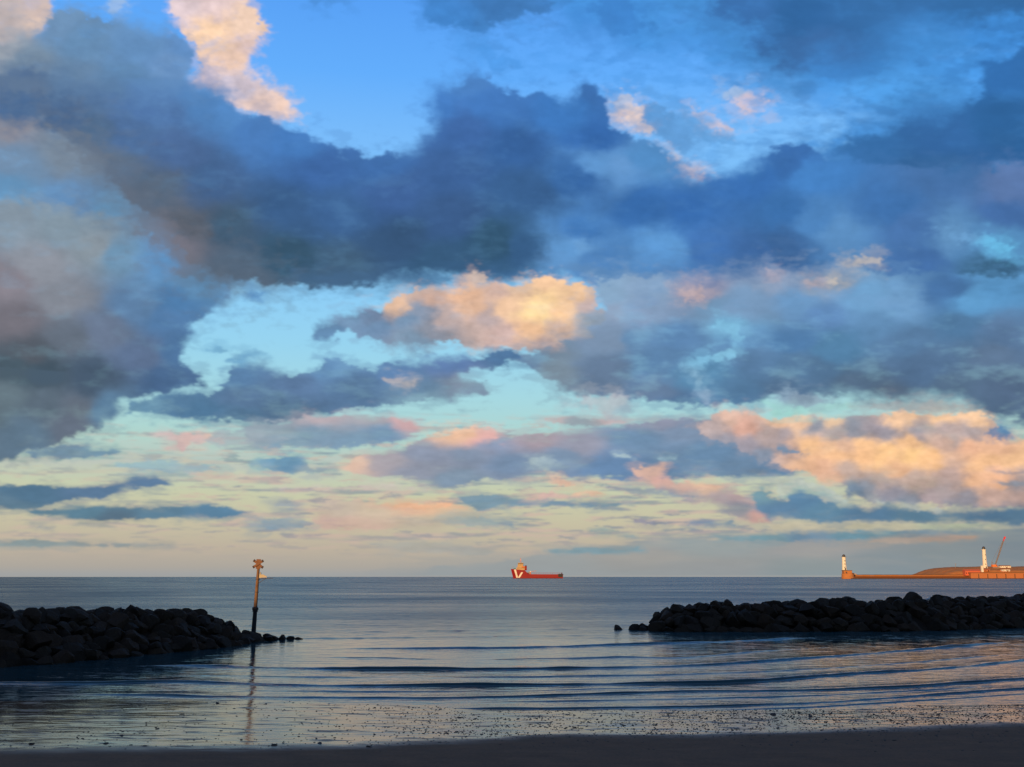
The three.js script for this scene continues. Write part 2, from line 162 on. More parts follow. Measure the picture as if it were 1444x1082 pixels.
  bank([[486, 652], [500, 642], [540, 638], [575, 630], [600, 616], [640, 608], [680, 606], [720, 618], [760, 610], [830, 604], [900, 596], [960, 590], [1010, 592], [1060, 610], [1110, 640], [1130, 664], [1090, 672], [1020, 674], [960, 676], [900, 678], [860, 674], [800, 672], [770, 664], [730, 676], [680, 676], [650, 688], [610, 688], [590, 676], [540, 672], [500, 668]],
    [[500, 652, 222, 190, 170], [540, 650, 168, 162, 170], [600, 640, 146, 150, 172], [590, 664, 150, 152, 170], [640, 612, 232, 192, 164], [665, 612, 240, 196, 166], [680, 616, 226, 172, 170], [700, 626, 142, 150, 178], [660, 640, 138, 146, 170], [640, 676, 136, 148, 170], [720, 650, 130, 144, 174], [760, 622, 168, 156, 166], [820, 630, 156, 154, 172], [790, 645, 132, 146, 174], [860, 655, 116, 138, 178], [900, 620, 120, 140, 172], [960, 610, 134, 146, 174], [1000, 640, 116, 138, 172], [940, 660, 114, 134, 168], [1050, 655, 116, 134, 164], [1090, 655, 110, 134, 170], [930, 594, 150, 150, 172]],
    { soft: 6, amp: 9, size: 28, ax: 2.4, tex: 0.12, fine: 0.8 });
  bank([[640, 606], [672, 602], [704, 608], [700, 618], [655, 618], [630, 614]], [[650, 610, 242, 196, 164], [690, 612, 226, 178, 172]], { soft: 5, amp: 6, size: 16, ax: 2.2, op: 0.9 });
  bank([[755, 592], [790, 588], [830, 590], [870, 590], [890, 596], [850, 600], [800, 600]], [[770, 592, 196, 178, 178], [820, 596, 148, 156, 168], [860, 592, 196, 176, 178]], { soft: 4, amp: 5, size: 16, ax: 2.6, op: 0.9 });
  bank([[738, 648], [770, 642], [786, 650], [770, 656], [746, 656]], [[765, 649, 178, 192, 196]], { soft: 5, amp: 5, size: 14, ax: 2.2, op: 0.75 });
  bank([[865, 638], [886, 640], [892, 646], [870, 645]], [[880, 642, 184, 200, 206]], { soft: 3, amp: 4, size: 12, ax: 2.2, op: 0.8 });
  bank([[930, 646], [955, 644], [952, 649], [935, 650]], [[942, 647, 166, 188, 200]], { soft: 3, amp: 4, size: 12, ax: 2.2, op: 0.6 });
  bank([[350, 652], [390, 646], [410, 640], [432, 648], [436, 656], [470, 660], [466, 668], [400, 664], [356, 662]], [[400, 650, 106, 142, 180], [375, 656, 128, 156, 182], [450, 662, 150, 162, 174]], { soft: 5, amp: 7, size: 20, ax: 2.4, op: 0.92 });
  bank([[250, 660], [330, 668], [400, 672], [350, 678], [280, 674]], [[330, 672, 206, 184, 172]], { soft: 6, amp: 6, size: 16, ax: 3, op: 0.7 });
  bank([[160, 655], [210, 648], [280, 656], [320, 660], [270, 666], [200, 664]], [[230, 658, 148, 172, 190]], { soft: 6, amp: 7, size: 20, ax: 3, op: 0.75 });
  // dark streaks low on the left
  bank([[40, 640], [70, 630], [100, 628], [124, 624], [130, 632], [160, 632], [172, 638], [140, 644], [90, 648], [50, 646]], [[90, 638, 110, 130, 158], [150, 636, 118, 144, 172]], { soft: 4, amp: 6, size: 16, ax: 2.4, op: 0.9 });
  bank([[-90, 682], [0, 686], [70, 684], [140, 688], [160, 680], [190, 672], [215, 671], [236, 676], [246, 684], [210, 688], [180, 690], [160, 700], [140, 706], [100, 704], [60, 714], [30, 718], [-90, 712]], [[40, 698, 92, 116, 144], [130, 696, 100, 120, 152], [205, 679, 104, 124, 158], [10, 710, 104, 124, 146]], { soft: 4, amp: 5, size: 18, ax: 2.8, tex: 0.08 });
  bank([[20, 714], [60, 720], [110, 714], [200, 715], [255, 713], [300, 711], [330, 716], [348, 724], [320, 730], [240, 732], [150, 734], [90, 731], [50, 724]], [[120, 722, 102, 128, 150], [220, 724, 104, 128, 152], [300, 720, 102, 130, 160], [160, 731, 96, 112, 132]], { soft: 4, amp: 4, size: 18, ax: 3, tex: 0.08 });
  bank([[45, 738], [62, 742], [78, 744], [70, 748], [54, 744]], [[62, 743, 140, 144, 156]], { soft: 3, amp: 3, size: 10, ax: 2, op: 0.8 });
  bank([[-90, 764], [0, 764], [40, 760], [70, 764], [110, 762], [130, 767], [180, 767], [242, 769], [200, 772], [130, 771], [60, 772], [-90, 772]], [[40, 766, 132, 148, 156], [150, 769, 136, 146, 152]], { soft: 3, amp: 3, size: 14, ax: 4, op: 0.85 });
  bank([[340, 742], [370, 736], [400, 730], [430, 732], [440, 742], [400, 748], [350, 746]], [[390, 738, 134, 150, 168], [420, 736, 140, 152, 170]], { soft: 5, amp: 5, size: 18, ax: 3, op: 0.85 });
  bank([[372, 708], [400, 704], [430, 712], [420, 718], [390, 714]], [[400, 711, 150, 156, 170]], { soft: 4, amp: 5, size: 16, ax: 3, op: 0.8 });
  bank([[430, 716], [500, 706], [560, 706], [640, 712], [700, 724], [680, 738], [600, 748], [520, 748], [450, 744], [440, 730]], [[480, 720, 198, 180, 166], [540, 720, 204, 184, 164], [560, 714, 224, 182, 156], [620, 713, 232, 182, 148], [660, 730, 190, 182, 162], [500, 740, 206, 174, 160], [450, 738, 204, 172, 162], [600, 742, 186, 174, 156]], { soft: 7, amp: 8, size: 20, ax: 3, op: 0.8, tex: 0.1 });
  bank([[545, 714], [575, 708], [600, 712], [640, 708], [638, 716], [600, 718], [556, 719]], [[570, 713, 230, 180, 146], [625, 713, 236, 182, 146]], { soft: 3, amp: 4, size: 12, ax: 2.4, op: 0.85 });
  bank([[640, 702], [680, 696], [730, 704], [780, 706], [840, 704], [900, 710], [840, 716], [780, 713], [720, 716], [670, 718]], [[690, 706, 124, 146, 166], [740, 710, 118, 144, 170], [800, 708, 124, 144, 170], [870, 712, 124, 144, 164]], { soft: 4, amp: 5, size: 16, ax: 3, op: 0.92 });
  bank([[735, 700], [780, 694], [800, 698], [840, 692], [850, 698], [800, 703], [750, 705]], [[760, 698, 220, 176, 170], [845, 694, 222, 178, 152]], { soft: 4, amp: 5, size: 14, ax: 2.6, op: 0.7 });
  bank([[772, 674], [790, 670], [800, 680], [815, 684], [800, 688], [780, 682]], [[785, 678, 222, 182, 160], [806, 684, 218, 176, 152]], { soft: 4, amp: 5, size: 12, op: 0.8 });
  bank([[620, 730], [680, 728], [740, 734], [725, 744], [670, 742], [630, 738]], [[690, 736, 150, 166, 172], [725, 737, 110, 134, 160]], { soft: 4, amp: 5, size: 16, ax: 3, op: 0.75 });
  bank([[370, 692], [400, 688], [460, 686], [540, 682], [600, 688], [560, 692], [470, 690]], [[500, 687, 200, 184, 182]], { soft: 4, amp: 5, size: 14, ax: 3, op: 0.6 });
  bank([[370, 728], [330, 728], [360, 736], [420, 744], [400, 748]], [[370, 738, 150, 160, 172]], { soft: 5, amp: 4, size: 14, ax: 3, op: 0.4 });
  // rosy wedge right of the middle
  bank([[896, 672], [900, 658], [930, 654], [940, 670], [960, 678], [1000, 680], [1036, 690], [1066, 704], [1090, 720], [1084, 736], [1058, 738], [1030, 726], [1008, 716], [990, 706], [940, 696], [920, 690]],
    [[912, 664, 224, 182, 160], [935, 682, 222, 172, 158], [960, 686, 212, 172, 160], [990, 686, 232, 188, 160], [1010, 704, 168, 152, 162], [1040, 698, 170, 146, 154], [1040, 716, 136, 140, 156], [1074, 728, 198, 152, 148], [1062, 708, 186, 160, 162], [1020, 722, 150, 150, 160], [970, 700, 170, 160, 166], [940, 692, 150, 148, 166]], { soft: 6, amp: 9, size: 20, ax: 2, tex: 0.12, op: 0.85 });
  bank([[865, 690], [900, 686], [940, 694], [985, 700], [940, 700], [890, 698]], [[930, 694, 140, 148, 166]], { soft: 4, amp: 5, size: 16, ax: 2.6, op: 0.8 });
  bank([[886, 730], [900, 732], [930, 736], [944, 740], [920, 742], [896, 738]], [[910, 736, 150, 144, 160], [930, 739, 130, 136, 156]], { soft: 3, amp: 3, size: 12, ax: 2.4, op: 0.9 });
  bank([[965, 740], [985, 734], [1000, 732], [1015, 738], [1030, 734], [1042, 742], [1000, 744]], [[1000, 738, 120, 136, 166], [1030, 739, 124, 140, 160]], { soft: 3, amp: 4, size: 12, ax: 2.2, op: 0.92 });
  bank([[828, 748], [850, 745], [872, 749], [850, 752]], [[850, 748, 132, 152, 158]], { soft: 2.5, amp: 3, size: 10, ax: 2.6, op: 0.85 });
  bank([[872, 755], [890, 753], [898, 757], [880, 758]], [[886, 755, 140, 158, 166]], { soft: 2.5, amp: 3, size: 10, ax: 2.6, op: 0.8 });
  // the gold cloud on the right
  bank([[980, 600], [1010, 582], [1046, 578], [1084, 590], [1120, 586], [1160, 590], [1200, 590], [1250, 584], [1290, 580], [1340, 580], [1380, 580], [1396, 590], [1410, 612], [1444, 618], [1560, 622], [1560, 730], [1444, 716], [1380, 714], [1320, 716], [1260, 712], [1220, 704], [1196, 698], [1180, 684], [1164, 680], [1150, 668], [1110, 656], [1070, 650], [1040, 632], [1000, 616]],
    [[1010, 600, 190, 172, 170], [1030, 592, 220, 184, 166], [1045, 604, 222, 174, 156], [1025, 615, 160, 156, 168], [1060, 630, 160, 152, 162], [1080, 612, 186, 166, 162], [1075, 640, 140, 146, 166], [1100, 615, 170, 158, 162], [1100, 598, 234, 192, 160], [1130, 598, 236, 196, 164], [1152, 600, 148, 150, 166], [1174, 592, 246, 204, 164], [1200, 600, 146, 148, 162], [1240, 605, 160, 152, 162], [1270, 590, 252, 206, 164], [1330, 588, 252, 206, 162], [1380, 588, 250, 206, 166], [1330, 606, 184, 166, 164], [1290, 612, 156, 150, 162], [1370, 610, 178, 164, 164], [1110, 632, 210, 174, 156], [1140, 632, 248, 198, 150], [1190, 628, 232, 188, 158], [1220, 624, 252, 200, 150], [1280, 622, 252, 200, 150], [1160, 652, 230, 182, 152], [1215, 645, 252, 198, 148], [1250, 640, 254, 202, 146], [1210, 610, 150, 148, 160], [1250, 612, 158, 152, 162], [1180, 612, 176, 162, 162], [1300, 602, 176, 164, 164], [1350, 618, 186, 166, 162], [1220, 690, 146, 148, 160], [1330, 690, 170, 156, 156], [1280, 706, 140, 142, 156], [1150, 640, 246, 194, 152], [1180, 640, 248, 196, 150], [1290, 640, 255, 206, 146], [1310, 645, 254, 200, 148], [1330, 625, 210, 176, 160], [1370, 630, 232, 180, 148], [1400, 626, 236, 186, 152], [1390, 650, 248, 196, 150], [1430, 650, 240, 192, 148], [1270, 660, 238, 188, 150], [1200, 665, 190, 166, 154], [1170, 676, 226, 180, 152], [1240, 680, 178, 160, 154], [1290, 676, 192, 168, 156], [1340, 670, 190, 164, 156], [1370, 680, 240, 188, 150], [1410, 676, 246, 190, 152], [1430, 682, 170, 156, 156], [1200, 694, 122, 134, 156], [1260, 696, 150, 146, 158], [1310, 700, 168, 152, 154], [1360, 705, 150, 146, 156], [1400, 698, 192, 162, 150], [1440, 700, 182, 156, 148]],
    { soft: 5, amp: 13, size: 26, ax: 1.5, tex: 0.19, fine: 1, thin: 0.12, fringe: 0.25 });
  bank([[1388, 612], [1396, 602], [1412, 600], [1424, 608], [1432, 620], [1410, 618]], [[1412, 609, 86, 124, 172]], { soft: 5, amp: 6, size: 16, op: 0.9 });
  bank([[1092, 632], [1104, 627], [1118, 636], [1136, 640], [1110, 640]], [[1104, 632, 112, 138, 172]], { soft: 3, amp: 4, size: 12, op: 0.9 });
  bank([[1395, 660], [1420, 666], [1444, 662], [1470, 664], [1440, 670], [1405, 668]], [[1425, 666, 160, 150, 156]], { soft: 3, amp: 4, size: 12, ax: 2, op: 0.7 });
  bank([[1400, 680], [1430, 678], [1460, 682], [1420, 686]], [[1430, 681, 140, 144, 158]], { soft: 3, amp: 4, size: 12, ax: 2, op: 0.8 });
  bank([[1080, 568], [1140, 572], [1196, 568], [1210, 574], [1160, 584], [1090, 588]], [[1100, 582, 166, 212, 206], [1170, 576, 168, 206, 204]], { soft: 5, amp: 6, size: 18, ax: 2, op: 0.8 });
  bank([[1090, 560], [1110, 550], [1150, 556], [1170, 564], [1140, 576], [1105, 572]], [[1100, 556, 160, 178, 200], [1130, 566, 148, 160, 180]], { soft: 7, amp: 9, size: 20, ax: 1.6, op: 0.75 });
  bank([[1200, 574], [1260, 566], [1320, 566], [1380, 574], [1340, 582], [1260, 582]], [[1260, 574, 164, 158, 160], [1330, 574, 170, 160, 158]], { soft: 7, amp: 6, size: 20, ax: 2, op: 0.6 });
  bank([[1090, 676], [1130, 674], [1160, 684], [1190, 706], [1205, 716], [1180, 712], [1150, 702], [1100, 702]], [[1120, 684, 184, 206, 184], [1180, 708, 180, 196, 190]], { soft: 5, amp: 6, size: 18, ax: 1.6, op: 0.8 });
  // blue-grey bank under it
  bank([[1062, 698], [1074, 686], [1088, 700], [1110, 704], [1120, 692], [1130, 688], [1142, 696], [1156, 702], [1180, 716], [1204, 712], [1222, 718], [1246, 712], [1280, 716], [1320, 722], [1400, 716], [1560, 714], [1560, 752], [1444, 742], [1360, 738], [1280, 738], [1200, 736], [1160, 738], [1120, 734], [1082, 734], [1070, 720]],
    [[1080, 696, 126, 152, 166], [1100, 715, 108, 132, 164], [1130, 705, 104, 132, 166], [1160, 722, 106, 134, 162], [1220, 728, 98, 122, 152], [1300, 730, 100, 124, 148], [1400, 726, 94, 116, 144], [1440, 735, 98, 120, 146]], { soft: 5, amp: 7, size: 20, ax: 2, tex: 0.09 });
  for (const [x, y] of [[1238, 708], [1288, 716], [1320, 720]]) bank([[x - 12, y - 4], [x + 2, y - 3], [x + 12, y + 4], [x, y + 4]], [[x, y, 178, 184, 180]], { soft: 3, amp: 5, size: 12, op: 0.75 });
  bank([[480, 820], [560, 806], [640, 796], [720, 785], [780, 778], [840, 772], [900, 760], [960, 756], [1020, 756], [1090, 750], [1160, 748], [1240, 745], [1560, 746], [1560, 840], [480, 840]], [[760, 790, 150, 156, 160], [900, 785, 152, 154, 154], [1000, 770, 146, 156, 162], [1000, 800, 146, 150, 154], [1150, 775, 148, 150, 154], [1250, 790, 126, 138, 150], [1350, 785, 124, 136, 146], [1440, 780, 112, 126, 142], [1150, 800, 136, 146, 152]], { soft: 8, amp: 4, size: 30, ax: 5, op: 0.8, tex: 0.04 });
  bank([[1060, 756], [1120, 750], [1200, 750], [1320, 746], [1380, 748], [1330, 754], [1240, 758], [1180, 762], [1100, 764], [1060, 762]], [[1130, 758, 108, 134, 164], [1220, 752, 108, 142, 162], [1090, 760, 118, 146, 160], [1300, 750, 120, 138, 156]], { soft: 4, amp: 4, size: 16, ax: 3, op: 0.85 });
  bank([[1085, 740], [1130, 736], [1150, 744], [1185, 744], [1200, 738], [1300, 739], [1420, 740], [1400, 744], [1280, 748], [1180, 747], [1090, 749]], [[1120, 742, 192, 184, 160], [1250, 744, 188, 182, 156], [1350, 742, 168, 176, 152]], { soft: 3, amp: 3, size: 16, ax: 4, op: 0.85 });
  bank([[1200, 766], [1260, 758], [1330, 756], [1376, 756], [1370, 762], [1280, 766]], [[1260, 762, 172, 154, 140], [1350, 759, 176, 146, 126]], { soft: 3, amp: 3, size: 16, ax: 4, op: 0.75 });
  bank([[770, 776], [830, 772], [900, 772], [910, 778], [860, 782], [780, 780]], [[850, 777, 124, 152, 168]], { soft: 3, amp: 3, size: 14, ax: 4, op: 0.75 });
  bank([[1008, 756], [1050, 756], [1090, 758], [1050, 763], [1010, 762]], [[1040, 760, 122, 150, 164]], { soft: 3, amp: 3, size: 14, ax: 4, op: 0.7 });
  bank([[520, 768], [600, 762], [700, 774], [680, 782], [560, 778]], [[600, 772, 158, 164, 164]], { soft: 5, amp: 4, size: 18, ax: 4, op: 0.5 });
  const cp = Math.cos(PITCH), sp = Math.sin(PITCH), c = [0, 0, 0], low = lin([160, 160, 158]);
  const dark = lin([84, 102, 132]), pink = lin([205, 178, 168]), grey = lin([114, 130, 154]);
  for (let j = 0; j < H; j++) {
    const el = ((j + 0.5) / H - 0.5) * Math.PI, ce = Math.cos(el), dy = Math.sin(el);
    if (el < -0.002) { for (let i = 0; i < W; i++) data.set([...low, 1], (j * W + i) * 4); continue; }
    const yEl = el - PITCH < 1.2 ? PH / 2 - FPX * Math.tan(Math.min(el - PITCH, 1.2)) : -2500;   // the picture row of this height above the horizon
    for (let i = 0; i < W; i++) {
      const az = ((i + 0.5) / W - 0.5) * 2 * Math.PI, dx = ce * Math.cos(az), dz = ce * Math.sin(az);
      clearAt(yEl, c);
      const cy = dy * cp + dz * sp, cz = dz * cp - dy * sp;                  // the same direction in the photograph's axes
      let px = 0, py = 0, inn = 0;
      if (cz < -0.2) {
        px = PW / 2 + FPX * dx / -cz; py = PH / 2 - FPX * cy / -cz;
        const out = Math.max(-px, px - PW, -py, 0);
        inn = 1 - sstep(40, 420, out);
      }
      // scattered cloud, as the sky goes on outside the picture
      if (inn < 1) {
        const hgt = Math.max(dy, 0.02) + 0.1, qx = dx / hgt, qz = dz / hgt;
        const n = fbm(qx * 0.8 + 3.1, qz * 0.8 - 7.7, 6, 0.52), n2 = fbm(qx * 1.7 + 40, qz * 1.7, 4);
        const a = sstep(-0.34, -0.05, n) * (1 - inn) * 0.94;
        for (let k = 0; k < 3; k++) c[k] += (dark[k] * (1 + 0.35 * n2) - c[k]) * a;
      }
      if (inn > 0) {
        // thin streaks low over the sea
        if (py > 560 && py < 800) {
          const g1 = sstep(570, 620, py) * sstep(798, 740, py) * inn, mid = 0.55 + 0.45 * sstep(120, 420, px) * sstep(1250, 1000, px);
          const s1 = fbm(px / 150 + 4, py / 11 + px / 900, 5, 0.58), s2 = noise(px / 70 + 9, py / 16 + 31), s3 = fbm(px / 60 + 70, py / 8 + 12, 5, 0.6);
          const a = sstep(0.02, 0.26, s1) * 0.6 * g1 * mid, b2 = sstep(0.06, 0.28, s3) * 0.62 * g1 * mid, t = sstep(-0.25, 0.3, s2);
          for (let k = 0; k < 3; k++) { c[k] += (grey[k] + (pink[k] - grey[k]) * t - c[k]) * a; c[k] += (grey[k] + (pink[k] - grey[k]) * (1 - t) - c[k]) * b2; }
        }
        for (const b of banks) {
          if (px < b.x0 || px > b.x1 || py < b.y0 || py > b.y1) continue;
          const q = 1 / b.size, nx_ = px * q / b.ax + b.seed, ny_ = py * q + b.seed * 0.37;
          const w1 = fbm(nx_, ny_, 5, 0.55), w2 = fbm(nx_ + 50.3, ny_ + 11.9, 5, 0.55);
          const gx = Math.min(b.nx - 1.001, Math.max(0, (px + w1 * b.amp * b.ax - b.x0) / b.st)), gy = Math.min(b.ny - 1.001, Math.max(0, (py + w2 * b.amp - b.y0) / b.st));
          const ix = gx | 0, iy = gy | 0, fx = gx - ix, fy = gy - iy, o = iy * b.nx + ix, S = b.sd;
          let d = (S[o] * (1 - fx) + S[o + 1] * fx) * (1 - fy) + (S[o + b.nx] * (1 - fx) + S[o + b.nx + 1] * fx) * fy;
          const f = fbm(nx_ * 3.1 + 7, ny_ * 3.1 + 3, 5, 0.62);
          d += f * b.soft * b.fine * 1.6;
          const so = b.soft * (0.5 + 1.6 * sstep(-0.1, 0.6, noise(px / (b.size * 2.4) + b.seed, py / (b.size * 1.6) + 5)));   // edges are crisp in places, frayed in others
          let a = sstep(-so, so, d);
          if (a < 0.999) a = Math.max(a, b.fringe * sstep(0.02, 0.75, d / (b.soft * 4.2) + 0.55 + 1.5 * fbm(px / 21 / b.ax + b.seed, py / 15 + 3, 4, 0.6)) * sstep(-b.soft * 4.4, -b.soft, d));   // torn shreds off the edge
          if (b.thin) a *= 1 - b.thin * sstep(0.0, 0.5, fbm(px / 46 / b.ax + 19 + b.seed, py / 30 + 4, 5, 0.62));                                                         // thinner places
          a *= b.op * inn;
          if (a < 0.004) continue;
          const C = b.col, m = 1 + b.tex * (1.5 * w1 + 1.1 * f + 1.0 * w2), o3 = o * 3, n3 = b.nx * 3;
          for (let k = 0; k < 3; k++) {
            const v = (C[o3 + k] * (1 - fx) + C[o3 + 3 + k] * fx) * (1 - fy) + (C[o3 + n3 + k] * (1 - fx) + C[o3 + n3 + 3 + k] * fx) * fy;
            c[k] += (v * m - c[k]) * a;
          }
        }
      }
      const e = (j * W + i) * 4;
      data[e] = c[0]; data[e + 1] = c[1]; data[e + 2] = c[2]; data[e + 3] = 1;
    }
  }
  const t = new THREE.DataTexture(data, W, H, THREE.RGBAFormat, THREE.FloatType);
  t.mapping = THREE.EquirectangularReflectionMapping; t.magFilter = THREE.LinearFilter; t.minFilter = THREE.LinearFilter; t.colorSpace = THREE.LinearSRGBColorSpace; t.needsUpdate = true;
  return t;
}
const skyTexture = makeSky();
scene.background = skyTexture;
scene.environment = skyTexture;

// ---------------------------------------------------------------- helpers
function ray(px, py) { return new THREE.Vector3((px - PW / 2) / FPX, (PH / 2 - py) / FPX, -1).applyAxisAngle(new THREE.Vector3(1, 0, 0), PITCH); }
function onLevel(px, py, h = 0) { const d = ray(px, py), t = (h - EYE) / d.y; return new THREE.Vector3(d.x * t, h, d.z * t); }        // where that pixel meets the level h
function atDepth(px, py, depth) { const d = ray(px, py), t = depth / -d.z; return new THREE.Vector3(d.x * t, EYE + d.y * t, -depth); }  // where it meets the upright plane at that distance
const drop = (d) => -d * d / (2 * EARTH);
const taken = {};
function numbered(name) { const n = taken[name] = (taken[name] ?? -1) + 1; return n ? `${name}_${String(n).padStart(3, '0')}` : name; }
function shadow(o) { o.castShadow = true; o.receiveShadow = true; return o; }
function tag(o, label, category, group) { o.userData.label = label; o.userData.category = category; if (group) o.userData.group = group; return o; }
function kind(o, k) { o.userData.kind = k; return o; }
function thing(name, label, category, pos, group) { const g = new THREE.Group(); g.name = numbered(name); g.position.copy(pos); tag(g, label, category, group); scene.add(g); return g; }
function part(name, geo, mat, parent) { const m = shadow(new THREE.Mesh(geo, mat)); m.name = parent === scene ? numbered(name) : name; parent.add(m); return m; }
function box(w, h, d, x = 0, y = 0, z = 0, rz = 0, r = 0) { const g = r ? new RoundedBoxGeometry(w, h, d, 2, r) : new THREE.BoxGeometry(w, h, d); if (rz) g.rotateZ(rz); return g.translate(x, y, z); }
function cyl(r1, r0, h, x = 0, y = 0, z = 0, seg = 18) { return new THREE.CylinderGeometry(r1, r0, h, seg).translate(x, y + h / 2, z); }
function bar(a, b, r, seg = 6) { const d = new THREE.Vector3().subVectors(b, a), g = new THREE.CylinderGeometry(r, r, d.length(), seg); g.applyQuaternion(new THREE.Quaternion().setFromUnitVectors(new THREE.Vector3(0, 1, 0), d.clone().normalize())); const m = a.clone().add(b).multiplyScalar(0.5); return g.translate(m.x, m.y, m.z); }
const merge = (l) => mergeGeometries(l.map((g) => (g.index ? g.toNonIndexed() : g)));
const V = (x, y, z) => new THREE.Vector3(x, y, z);
function paint(r, g, b, rough = 0.7, extra = {}) { const m = new THREE.MeshPhysicalMaterial({ roughness: rough, ...extra }); m.color.setRGB(r, g, b); return m; }
function mapTexture(n, f, ch = 3, srgb = false, m = n) {   // n x m texels, f(u, v) -> values 0..1
  const d = new Uint8Array(n * m * 4);
  for (let j = 0; j < m; j++) for (let i = 0; i < n; i++) { const v = f(i / n, j / m), o = (j * n + i) * 4; for (let k = 0; k < 3; k++) d[o + k] = Math.max(0, Math.min(255, Math.round(255 * (ch === 1 ? v : v[k])))); d[o + 3] = 255; }
  const t = new THREE.DataTexture(d, n, m, THREE.RGBAFormat); t.wrapS = t.wrapT = THREE.RepeatWrapping; t.magFilter = THREE.LinearFilter; t.minFilter = THREE.LinearMipmapLinearFilter; t.generateMipmaps = true;
  if (srgb) t.colorSpace = THREE.SRGBColorSpace; t.needsUpdate = true; return t;
}
function tiled(u, v, cells, oct, gain = 0.5, o = 0) { let s = 0, a = 1, n = 0, c = cells; for (let k = 0; k < oct; k++) { s += a * noise(u * c + o, v * c + o * 0.7, c); n += a; a *= gain; c *= 2; } return s / n; }
function normalTexture(n, tile, height) {   // height in metres over a tile `tile` metres wide
  const h = new Float32Array(n * n), e = tile / n;
  for (let j = 0; j < n; j++) for (let i = 0; i < n; i++) h[j * n + i] = height(i / n, j / n);
  return mapTexture(n, (u, v) => {
    const i = Math.round(u * n), j = Math.round(v * n), l = (i + n - 1) % n, r = (i + 1) % n, d = (j + n - 1) % n, t = (j + 1) % n;
    const sx = (h[j * n + r] - h[j * n + l]) / (2 * e), sy = (h[t * n + i] - h[d * n + i]) / (2 * e), k = 1 / Math.hypot(sx, sy, 1);
    return [0.5 - 0.5 * sx * k, 0.5 - 0.5 * sy * k, 0.5 + 0.5 * k];
  });
}
function fan(a0, a1, na, depths, height, tile) {   // a sheet in wedges seen from the beach; uv in metres / tile
  const nd = depths.length, p = new Float32Array(nd * na * 3), uv = new Float32Array(nd * na * 2), ix = new Uint32Array((nd - 1) * (na - 1) * 6);
  let o = 0;
  for (let j = 0; j < nd; j++) for (let i = 0; i < na; i++) {
    const t = a0 + (a1 - a0) * i / (na - 1), x = depths[j] * t, z = -depths[j], k = j * na + i;
    p[k * 3] = x; p[k * 3 + 1] = height(x, z); p[k * 3 + 2] = z; uv[k * 2] = x / tile; uv[k * 2 + 1] = -z / tile;
  }
  for (let j = 0; j < nd - 1; j++) for (let i = 0; i < na - 1; i++) { const a = j * na + i, b = a + 1, c = a + na, d = c + 1; ix[o++] = a; ix[o++] = b; ix[o++] = d; ix[o++] = a; ix[o++] = d; ix[o++] = c; }
  const g = new THREE.BufferGeometry(); g.setAttribute('position', new THREE.BufferAttribute(p, 3)); g.setAttribute('uv', new THREE.BufferAttribute(uv, 2)); g.setIndex(new THREE.BufferAttribute(ix, 1)); g.computeVertexNormals(); return g;
}

// ---------------------------------------------------------------- beach, shore water and open sea
const shoreLine = [[-500, 990], [0, 988], [300, 986], [600, 996], [960, 1002], [1200, 1000], [1444, 992], [2000, 990]].map(([x, y]) => onLevel(x, y));
function alongX(line, x, key) { let k = 0; while (k < line.length - 2 && line[k + 1].x < x) k++; const a = line[k], b = line[k + 1], t = Math.min(1, Math.max(0, (x - a.x) / (b.x - a.x))); return a[key] + (b[key] - a[key]) * t; }
const SLOPE = 0.03;
function beachHeight(x, z) {
  const up = z - alongX(shoreLine, x, 'z');          // metres above the water's edge, measured up the beach
  let h = SLOPE * up * (up > 0 ? 1 : 0.7);
  if (up > 14) h += 0.075 * Math.max(0, up - 14) * sstep(14, 30, up);   // steeper above the tide line
  const fade = sstep(30, 14, up);
  h += fade * (0.016 * fbm(x / 4.5 + 3, z / 1.6 + 8, 3) + 0.003 * noise(x / 0.7, z / 0.35));
  return Math.min(h, 2.9) - (up < -30 ? (-30 - up) * 0.02 : 0);
}
// waves running in through the gap: crest lines read on the water level, each [points, height, width of the front face]
const crests = [
  [[[430, 917], [520, 915], [720, 914], [900, 909], [1050, 904], [1180, 899]], 0.1, 0.55],
  [[[640, 931], [800, 929], [880, 927], [960, 928], [1090, 918], [1200, 911]], 0.06, 0.5],
  [[[190, 938], [330, 941], [480, 944], [720, 944], [960, 940], [1180, 926], [1330, 914], [1444, 904]], 0.13, 0.5],
  [[[-200, 966], [0, 964], [120, 964], [250, 962], [330, 965], [480, 968], [720, 967], [900, 964], [1030, 963], [1180, 953], [1320, 944], [1444, 932], [1600, 915]], 0.125, 0.42],
  [[[60, 978], [180, 980], [330, 983], [480, 984], [640, 985], [800, 981], [960, 976], [1150, 974], [1300, 968], [1444, 958], [1600, 946]], 0.085, 0.36],
  [[[560, 1000], [720, 1000], [960, 997], [1100, 993], [1240, 986], [1444, 972], [1600, 960]], 0.06, 0.32],
  [[[930, 1003], [1100, 998], [1240, 992], [1444, 980], [1600, 970]], 0.035, 0.26],
  [[[560, 956], [720, 955], [960, 951], [1200, 941], [1444, 921]], 0.035, 0.3], [[[200, 953], [420, 955], [600, 956]], 0.035, 0.3], [[[300, 974], [560, 976], [800, 974], [1100, 966]], 0.03, 0.26], [[[620, 991], [900, 988], [1200, 979], [1444, 966]], 0.035, 0.26],
  [[[300, 903], [600, 899], [880, 896]], 0.05, 0.6], [[[420, 926], [560, 929], [660, 931]], 0.04, 0.45], [[[430, 893], [700, 889], [860, 887]], 0.05, 0.7],
].map(([pts, h, w]) => ({ line: pts.map(([x, y]) => onLevel(x, y)), h, w }));
